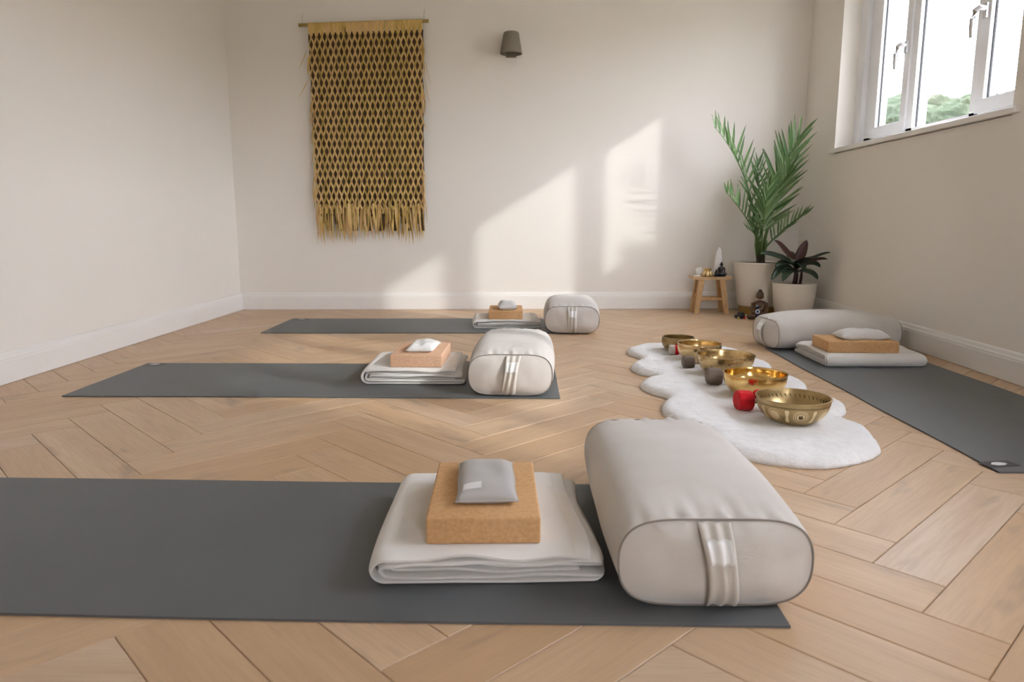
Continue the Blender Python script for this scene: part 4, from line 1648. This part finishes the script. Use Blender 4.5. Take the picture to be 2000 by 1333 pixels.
for (p0, p1, p2, ll, nl, tw, nm) in FR:
    p0, p1, p2 = Vector(p0) - PB, Vector(p1) - PB, Vector(p2) - PB
    pts = [bez(p0, p1, p2, i / 14) for i in range(15)]
    m = MB()
    m.tube(pts, [0.0072 - 0.0058 * i / 14 for i in range(15)], 7)
    fr = part(m, 'frond', MPALMSTEM, palm, smooth=True)
    for i in range(nl):
        s = 0.20 + 0.80 * (i + 0.5) / nl
        for side in (-1, 1):
            ss = min(0.995, s + rl.uniform(-0.012, 0.012))
            p = bez(p0, p1, p2, ss)
            tg_ = (bez(p0, p1, p2, min(1, ss + 0.02)) - bez(p0, p1, p2, ss - 0.02)).normalized()
            sidev = tg_.cross(Vector((0, -0.55, 0.83))).normalized()
            up = sidev.cross(tg_).normalized()
            ang = R(48 - 30 * ss) + rl.uniform(-0.09, 0.09)
            d = (tg_ * math.cos(ang) + sidev * side * math.sin(ang) + up * (0.22 + tw * 0.8 + rl.uniform(-0.20, 0.20))).normalized()
            wdir = d.cross(up * 0.4 + Vector((rl.uniform(-0.5, 0.5), -0.9, 0.25))).normalized()
            nn = wdir.cross(d).normalized()
            ln = ll * (0.42 + 0.75 * math.sin(math.pi * min(1, 0.12 + ss * 0.80)) ** 0.8) * rl.uniform(0.88, 1.1)
            M = Matrix((d, -wdir, nn)).transposed().to_4x4()
            wsc = ln * 1.0 if ln > 0.1 else 0.1
            M = Matrix.Translation(p) @ M @ Matrix.Diagonal((ln, 0.150 * (0.7 + 0.6 * ln / 0.16), ln, 1))
            o = bpy.data.objects.new('leaflet', LEAFLET)
            C.objects.link(o)
            o.parent = fr
            o.matrix_local = M
# leaf sheaths around the crown
m = MB()
for k in range(10):
    a = 2 * math.pi * k / 10 + 0.2
    m.tube([(0.022 * math.cos(a), 0.022 * math.sin(a), 0.06), (0.036 * math.cos(a), 0.036 * math.sin(a), 0.13), (0.040 * math.cos(a) , 0.040 * math.sin(a), 0.17 + 0.03 * (k % 3))], [0.008, 0.007, 0.001], 6)
part(m, 'sheaths', MPALMSTEM, palm, smooth=True, weld=False)

# ================================================================== dark leaved plant
cp = thing('plant_pot', 'shorter ivory pot holding the dark leaved plant', 'plant pot', (1.728, 4.790, 0))
m = MB()
m.lathe([(0.0, 0.0), (0.082, 0.0), (0.098, 0.006), (0.110, 0.022), (0.122, 0.08), (0.131, 0.16), (0.136, 0.232), (0.136, 0.238), (0.131, 0.239), (0.128, 0.232), (0.126, 0.215), (0.0, 0.215)], 56)
part(m, 'pot_body', MPOT, cp, smooth='angle')
m = MB()
m.lathe([(0.0, 0.226), (0.07, 0.227), (0.1245, 0.221), (0.1245, 0.213)], 32)
part(m, 'soil', MSOIL, cp, smooth=True)
CB = Vector((1.728, 4.790, 0.225))
cord = thing('cordyline_plant', 'dark green and burgundy broad leaved plant in the shorter ivory pot', 'plant', tuple(CB))
m = MB()
m.tube([(0, 0, -0.005), (0.005, -0.003, 0.06), (0.0, 0, 0.13)], [0.017, 0.014, 0.011], 10)
part(m, 'stem', MCORD_P, cord, smooth=True)
m = MB()
m.tube([(0.025, -0.02, -0.005), (0.03, -0.028, 0.05), (0.03, -0.03, 0.09)], [0.010, 0.009, 0.006], 10)
part(m, 'stem', MCORD_P, cord, smooth=True)
LV = [  # tip (world), base height, width, arch, material
    ((1.490, 4.800, 0.425), 0.120, 0.030, 0.030, 0), ((1.600, 4.880, 0.512), 0.125, 0.024, 0.02, 1), ((1.800, 4.850, 0.515), 0.12, 0.026, -0.01, 1),
    ((1.900, 4.700, 0.440), 0.115, 0.020, 0.015, 0), ((1.895, 4.730, 0.395), 0.10, 0.021, 0.03, 1), ((1.560, 4.760, 0.262), 0.085, 0.026, 0.075, 0),
    ((1.610, 4.700, 0.258), 0.075, 0.026, 0.065, 0), ((1.855, 4.735, 0.345), 0.09, 0.028, 0.05, 0), ((1.830, 4.700, 0.270), 0.07, 0.026, 0.05, 0),
    ((1.585, 4.780, 0.335), 0.105, 0.024, 0.055, 0), ((1.720, 4.650, 0.330), 0.10, 0.026, 0.06, 0), ((1.655, 4.690, 0.375), 0.115, 0.024, 0.05, 0),
    ((1.790, 4.690, 0.400), 0.12, 0.024, 0.035, 1), ((1.720, 4.980, 0.430), 0.12, 0.026, 0.03, 0), ((1.845, 4.960, 0.380), 0.10, 0.026, 0.04, 0),
]
for (tip, bh, wd, arch, kind) in LV:
    p0 = Vector((0, 0, bh))
    p2 = Vector(tip) - Vector((1.740, 4.850, 0.225))
    wd *= 1.25
    mid = (p0 + p2) / 2 + Vector((0, 0, arch * 1.3))
    n = 12
    v = []
    f = []
    for i in range(n + 1):
        s = i / n
        p = bez(p0, mid, p2, s)
        tg_ = (bez(p0, mid, p2, min(1, s + 0.03)) - bez(p0, mid, p2, max(0, s - 0.03))).normalized()
        sd = tg_.cross(Vector((0, -0.5, 0.86))).normalized()
        up = sd.cross(tg_).normalized()
        ww = wd * (0.16 + 0.84 * math.sin(math.pi * min(1, (s * 0.93 + 0.04))) ** 0.85) if s < 0.999 else 0.001
        fold = 0.35 + 0.1 * math.sin(s * 9)
        v += [tuple(p - sd * ww + up * ww * fold), tuple(p - sd * ww * 0.5 + up * ww * fold * 0.4), tuple(p), tuple(p + sd * ww * 0.5 + up * ww * fold * 0.4), tuple(p + sd * ww + up * ww * fold)]
    for i in range(n):
        for j in range(4):
            a0 = i * 5 + j
            f.append((a0, a0 + 5, a0 + 6, a0 + 1))
    me = mesh_from('leaf', v, f, MCORD_P if kind else MCORD_G, True)
    lo = obj('leaf', me, cord)
    lo.modifiers.new('thickness', 'SOLIDIFY').thickness = 0.0012

# ================================================================== statue on the floor with its charms
sta = thing('buddha_statue', 'brown seated statue with bead necklace between the two pots', 'statue', (1.503, 4.770, -0.0034), R(-14))
obj('figure', fused('figure', buddha_shapes(0.205), 0.0032, MBRONZE), sta)
m = MB()
m.ellipsoid((0, 0.012, 0.166), (0.0235, 0.0235, 0.020), 16, 10)
m.ellipsoid((0, 0.009, 0.186), (0.0125, 0.0125, 0.012), 14, 8)
part(m, 'hair', MHAIR, sta, smooth=True)
m = MB()
for k in range(13):
    a = R(-160) + R(140) * k / 12
    m.ellipsoid((0.020 * math.cos(a), 0.010 + 0.024 * math.sin(a), 0.131 + 0.006 * abs(math.cos(a))), (0.0030, 0.0030, 0.0030), 8, 6)
part(m, 'bead_necklace', MBEADS, sta, smooth=True, weld=False)
m = MB()
for k in range(15):
    s = k / 14
    a = math.pi * s
    m.ellipsoid((0.022 * math.cos(a), -0.026 - 0.006 * math.sin(a), 0.098 - 0.024 * math.sin(a)), (0.0022, 0.0022, 0.0022), 8, 6)
part(m, 'bead_necklace', MBEADS, sta, smooth=True, weld=False)

ch = thing('evil_eye_charm', 'blue and white glass eye charm leaning on the statue', 'charm', (1.472, 4.706, 0.0005), R(-12))
def disc(r_, y, th2, name, mat, zc, par):
    m = MB()
    n = 28
    v = [(r_ * math.cos(2 * math.pi * k / n), yy, zc + r_ * math.sin(2 * math.pi * k / n)) for yy in (y, y - th2) for k in range(n)]
    f = [tuple(range(n)), tuple(range(n, 2 * n))[::-1]] + [(k, n + k, n + (k + 1) % n, (k + 1) % n) for k in range(n)]
    m.add(v, f)
    return part(m, name, mat, par)
d0 = disc(0.0175, 0.0, 0.006, 'glass_disc', MNAVY, 0.058, ch)
disc(0.0145, -0.0058, 0.0014, 'white_ring', MWHITEG, 0.058, d0)
disc(0.0092, -0.0070, 0.0012, 'blue_iris', MSKYB, 0.058, d0)
disc(0.0062, -0.0080, 0.0012, 'pupil', MNAVY, 0.058, d0)
for zc_, r_, mt in ((0.0315, 0.0105, MNAVY), (0.0165, 0.009, MSKYB), (0.0065, 0.0062, MNAVY), (0.084, 0.0075, MNAVY), (0.095, 0.005, MSKYB)):
    m = MB()
    m.ellipsoid((0, -0.001, zc_), (r_, r_ * 0.8, r_ if zc_ > 0.01 else 0.0062), 14, 10)
    part(m, 'glass_bead', mt, ch, smooth=True)
m = MB()
m.tube([(0, 0, 0.01), (0, 0.002, 0.1)], 0.0012, 6)
part(m, 'cord', MSTRING, ch)

bs = thing('black_stone_cluster', 'cluster of small black stones on the floor left of the statue', 'stones', (1.392, 4.800, 0), 0)
rs = random.Random(9)
for k in range(7):
    bm = bmesh.new()
    bmesh.ops.create_icosphere(bm, subdivisions=2, radius=1)
    for vq in bm.verts:
        vq.co *= 1 + 0.22 * noise.noise(vq.co * 1.7 + Vector((k * 5, 0, 0)))
    me = bpy.data.meshes.new('stone')
    bm.to_mesh(me)
    bm.free()
    me.materials.append(MBLACK)
    sz = 0.017 + 0.008 * rs.random()
    if k < 5:
        obj('stone', me, bs, (rs.uniform(-0.03, 0.024), rs.uniform(-0.02, 0.02), -min(q.co.z for q in me.vertices) * sz * 0.75), (0, 0, rs.random() * 6), (sz, sz, sz * 0.75))
    else:
        obj('stone', me, bs, (rs.uniform(-0.012, 0.012), rs.uniform(-0.01, 0.01), 0.030), (0, 0, rs.random() * 6), (sz, sz, sz * 0.7))
for k, (x, y, c) in enumerate(((-0.022, -0.030, MYELLOW), (0.016, -0.034, MREDFELT))):
    m = MB()
    m.ellipsoid((x, y, 0.0075), (0.0085, 0.0075, 0.0075), 12, 8)
    part(m, 'pebble', c, bs, smooth=True)
bm = bmesh.new()
bmesh.ops.create_icosphere(bm, subdivisions=3, radius=0.017)
for vq in bm.verts:
    vq.co *= 1 + 0.15 * noise.noise(vq.co * 60)
    vq.co.z *= 0.85
me = bpy.data.meshes.new('yellow_stone')
bm.to_mesh(me)
bm.free()
me.materials.append(MYELLOW)
o = obj('polished_stone', me, None, (1.545, 4.690, 0.0150))
tag(o, 'pale yellow polished stone on the floor right of the statue', 'stone')

# ================================================================== woven wall hanging
HX = -1.135
hang = thing('woven_wall_hanging', 'netted straw wall hanging with long fringe on a bamboo rod', 'wall hanging', (HX, yback(HX) - 0.030, 1.963), BANG)
tl = math.atan2(0.031, 0.862)
m = MB()
pts = [(-0.44 + 0.88 * k / 16, 0, (-0.44 + 0.88 * k / 16) * math.tan(tl)) for k in range(17)]
m.tube(pts, [0.0125 if k % 5 == 2 else 0.0115 for k in range(17)], 12)
part(m, 'bamboo_rod', MROD, hang, smooth='angle')
for x in (-0.418, 0.410):
    m = MB()
    z0 = x * math.tan(tl)
    m.tube([(x, 0, z0 + 0.010), (x - 0.002, 0.010, z0 + 0.045), (x + 0.001, 0.022, z0 + 0.078)], 0.0014, 6)
    m.tube([(x - 0.004, -0.013, z0), (x, -0.0135, z0 + 0.006), (x + 0.003, -0.010, z0 + 0.011)], 0.0016, 6)
    s_ = part(m, 'string', MSTRING, hang, weld=False)
    m = MB()
    m.tube([(x + 0.001, 0.030, z0 + 0.080), (x + 0.001, 0.016, z0 + 0.080)], 0.0022, 8)
    part(m, 'nail', MHANDLE, s_)
NR = 42
HW = 0.775
pitch = HW / NR
ROWS = 23
DZ = 0.0512
ZT = -0.082
def taper(z):
    return 1.0 - 0.028 * min(1, max(0, -z / 1.2))
def shift(z):
    return 0.010 + 0.004 * z
def ribbon(i, seed):
    rr = random.Random(seed * 13 + i)
    v = []
    f = []
    sub = 6
    xc = -HW / 2 + (i + 0.5) * pitch
    z_top = ZT + 0.03
    n = ROWS * sub + 4
    for k in range(n + 1):
        z = ZT + 0.018 - k * DZ / sub
        r_ = (ZT - z) / DZ                       # rows below the first knot
        ph_ = math.cos(math.pi * r_)
        sg = 1 if i % 2 == 0 else -1
        amp = pitch / 2 - 0.0028
        jit = 0.0011 * math.sin(r_ * 2.3 + i * 1.7 + seed)
        x = (xc + sg * amp * ph_ + jit) * taper(z) + shift(z)
        wd = 0.0029 + 0.0041 * math.sin(math.pi * r_) ** 2
        y = -0.010 - 0.0035 * math.cos(math.pi * r_) * sg - 0.002 * rr.random()
        tw = 0.35 * math.sin(math.pi * r_ + i)
        zt = z + (x) * math.tan(tl) * (1 - min(1, -z / 0.8))
        v += [(x - wd, y + wd * tw, zt), (x, y - 0.0014, zt), (x + wd, y - wd * tw, zt)]
    for k in range(n):
        for j in range(2):
            a0 = k * 3 + j
            f.append((a0, a0 + 1, a0 + 4, a0 + 3))
    return mesh_from('straw_strip', v, f, MSTRAW, True)
for i in range(NR):
    obj('straw_strip', ribbon(i, 1), hang)
# backing strips seen through the net
nb = 24
for i in range(nb):
    rr = random.Random(i + 300)
    v = []
    f = []
    n = 26
    xc = -HW / 2 + (i + 0.5) * HW / nb
    for k in range(n + 1):
        z = ZT + 0.03 - k * (1.245 + 0.05 * (i % 3)) / n
        x = (xc + rr.uniform(-0.003, 0.003)) * taper(z) + shift(z)
        wd = 0.0195 + rr.uniform(-0.002, 0.002)
        y = 0.004 + rr.uniform(-0.003, 0.003)
        zt = z + x * math.tan(tl) * (1 - min(1, -z / 0.8))
        v += [(x - wd, y + 0.002, zt), (x, y - 0.003, zt), (x + wd, y + 0.002, zt)]
    for k in range(n):
        for j in range(2):
            a0 = k * 3 + j
            f.append((a0, a0 + 1, a0 + 4, a0 + 3))
    obj('backing_strip', mesh_from('backing_strip', v, f, MSTRAWD, True), hang)
# flaps wrapped over the rod
for i in range(21):
    xc = -HW / 2 + (i + 0.5) * HW / 21
    rr = random.Random(i)
    v = []
    f = []
    z0 = (xc + 0.01) * math.tan(tl)
    prof = []
    for a in (150, 110, 70, 30, -5):
        prof.append((-0.0132 * math.cos(R(a - 90)) if False else -0.0138 * math.sin(R(90 - a + 0)) if False else 0, 0))
    path_ = [(0.0125, -0.014), (0.0128, 0.0), (0.009, 0.0105), (0.0, 0.0140), (-0.009, 0.0108), (-0.0135, 0.001), (-0.0140, -0.012), (-0.0125, -0.032), (-0.0105, -0.050), (-0.0095, -0.066), (-0.0095, -0.076)]
    for k, (y, z) in enumerate(path_):
        wd = 0.0184 if z > -0.04 or k < 2 else (0.0172 if z > -0.055 else (0.0125 if z > -0.07 else 0.008))
        v += [(xc + 0.01 - wd, y, z + z0), (xc + 0.01, y - 0.001, z + z0), (xc + 0.01 + wd, y, z + z0)]
    for k in range(len(path_) - 1):
        for j in range(2):
            a0 = k * 3 + j
            f.append((a0, a0 + 1, a0 + 4, a0 + 3))
    obj('straw_flap', mesh_from('straw_flap', v, f, MSTRAW, True), hang)
# fringe strands
FM = []
rr = random.Random(77)
for q in range(12):
    v = []
    f = []
    n = 10
    ln = 0.20 + 0.075 * rr.random()
    b1, b2 = rr.uniform(-0.02, 0.02), rr.uniform(-0.012, 0.012)
    w0 = rr.uniform(0.0025, 0.0058)
    yb_ = rr.uniform(-0.014, 0.004)
    for k in range(n + 1):
        s = k / n
        x = b1 * s * s + b2 * math.sin(s * 4)
        wd = w0 * (0.55 + 0.9 * math.sin(math.pi * min(1, s * 0.85 + 0.08))) * (1 - s ** 6)
        y = yb_ * math.sin(s * 2.5)
        tw = 0.5 * math.sin(s * 3 + q)
        v += [(x - wd, y + tw * wd, -ln * s), (x, y - 0.0012, -ln * s), (x + wd, y - tw * wd, -ln * s)]
    for k in range(n):
        for j in range(2):
            a0 = k * 3 + j
            f.append((a0, a0 + 1, a0 + 4, a0 + 3))
    FM.append(mesh_from('fringe_strand', v, f, MSTRAW, True))
zb = ZT - (ROWS - 1) * DZ - 0.015
for i in range(84):
    x = (-HW / 2 + HW * (i + rr.random()) / 84) * taper(zb) + shift(zb)
    o = obj('fringe_strand', FM[rr.randrange(12)], hang, (x, rr.uniform(-0.014, 0.006), zb + rr.uniform(-0.004, 0.030)), (0, rr.gauss(0, 0.045), 0), (1, 1, rr.uniform(0.86, 1.12)))
# loose strands along both sides
for i in range(30):
    sd = -1 if i % 5 < 2 else 1
    z = -0.10 - 1.05 * rr.random()
    x = sd * (HW / 2 - 0.004) * taper(z) + shift(z)
    ang = (rr.uniform(-0.02, 0.16)) * (-sd)
    obj('loose_strand', FM[rr.randrange(12)], hang, (x, -0.012, z), (rr.uniform(-0.05, 0.0), ang, 0), (0.75, 1, rr.uniform(0.5, 1.0)))
for (x, z, a, s) in ((-0.392, -0.18, 0.42, 0.55), (-0.385, -0.36, 0.5, 0.6), (0.395, -0.22, -0.28, 0.8), (0.392, -0.30, -0.2, 0.95)):
    obj('loose_strand', FM[3], hang, (x, -0.014, z), (0, a, 0), (0.45, 1, s))

# ================================================================== wall lamp
LX = -0.137
lamp = thing('wall_lamp', 'taupe cone shaped wall lamp, unlit, on the back wall', 'wall lamp', (LX, yback(LX), 1.80), BANG)
m = MB()
m.box(-0.036, 0.036, -0.020, 0.0, -0.052, 0.030)
part(m, 'back_plate', MLAMP, lamp, bevel=0.003)
m = MB()
m.lathe([(0.0, 0.098), (0.044, 0.098), (0.051, 0.093), (0.0535, 0.085), (0.0745, -0.035), (0.0755, -0.040), (0.0740, -0.043), (0.0705, -0.043), (0.0695, -0.038), (0.050, 0.080), (0.0, 0.084)], 48, (0, -0.078, 0))
part(m, 'shade', MLAMP, lamp, smooth='angle')
m = MB()
m.tube([(0, -0.078, 0.083), (0, -0.078, 0.045)], 0.016, 14)
part(m, 'socket', MLAMP, lamp, smooth='angle')
m = MB()
m.tube([(0, -0.078, 0.046), (0, -0.078, 0.010), (0, -0.078, 0.003)], [0.0075, 0.0075, 0.004], 12)
part(m, 'bulb', MBULB, lamp, smooth='angle')
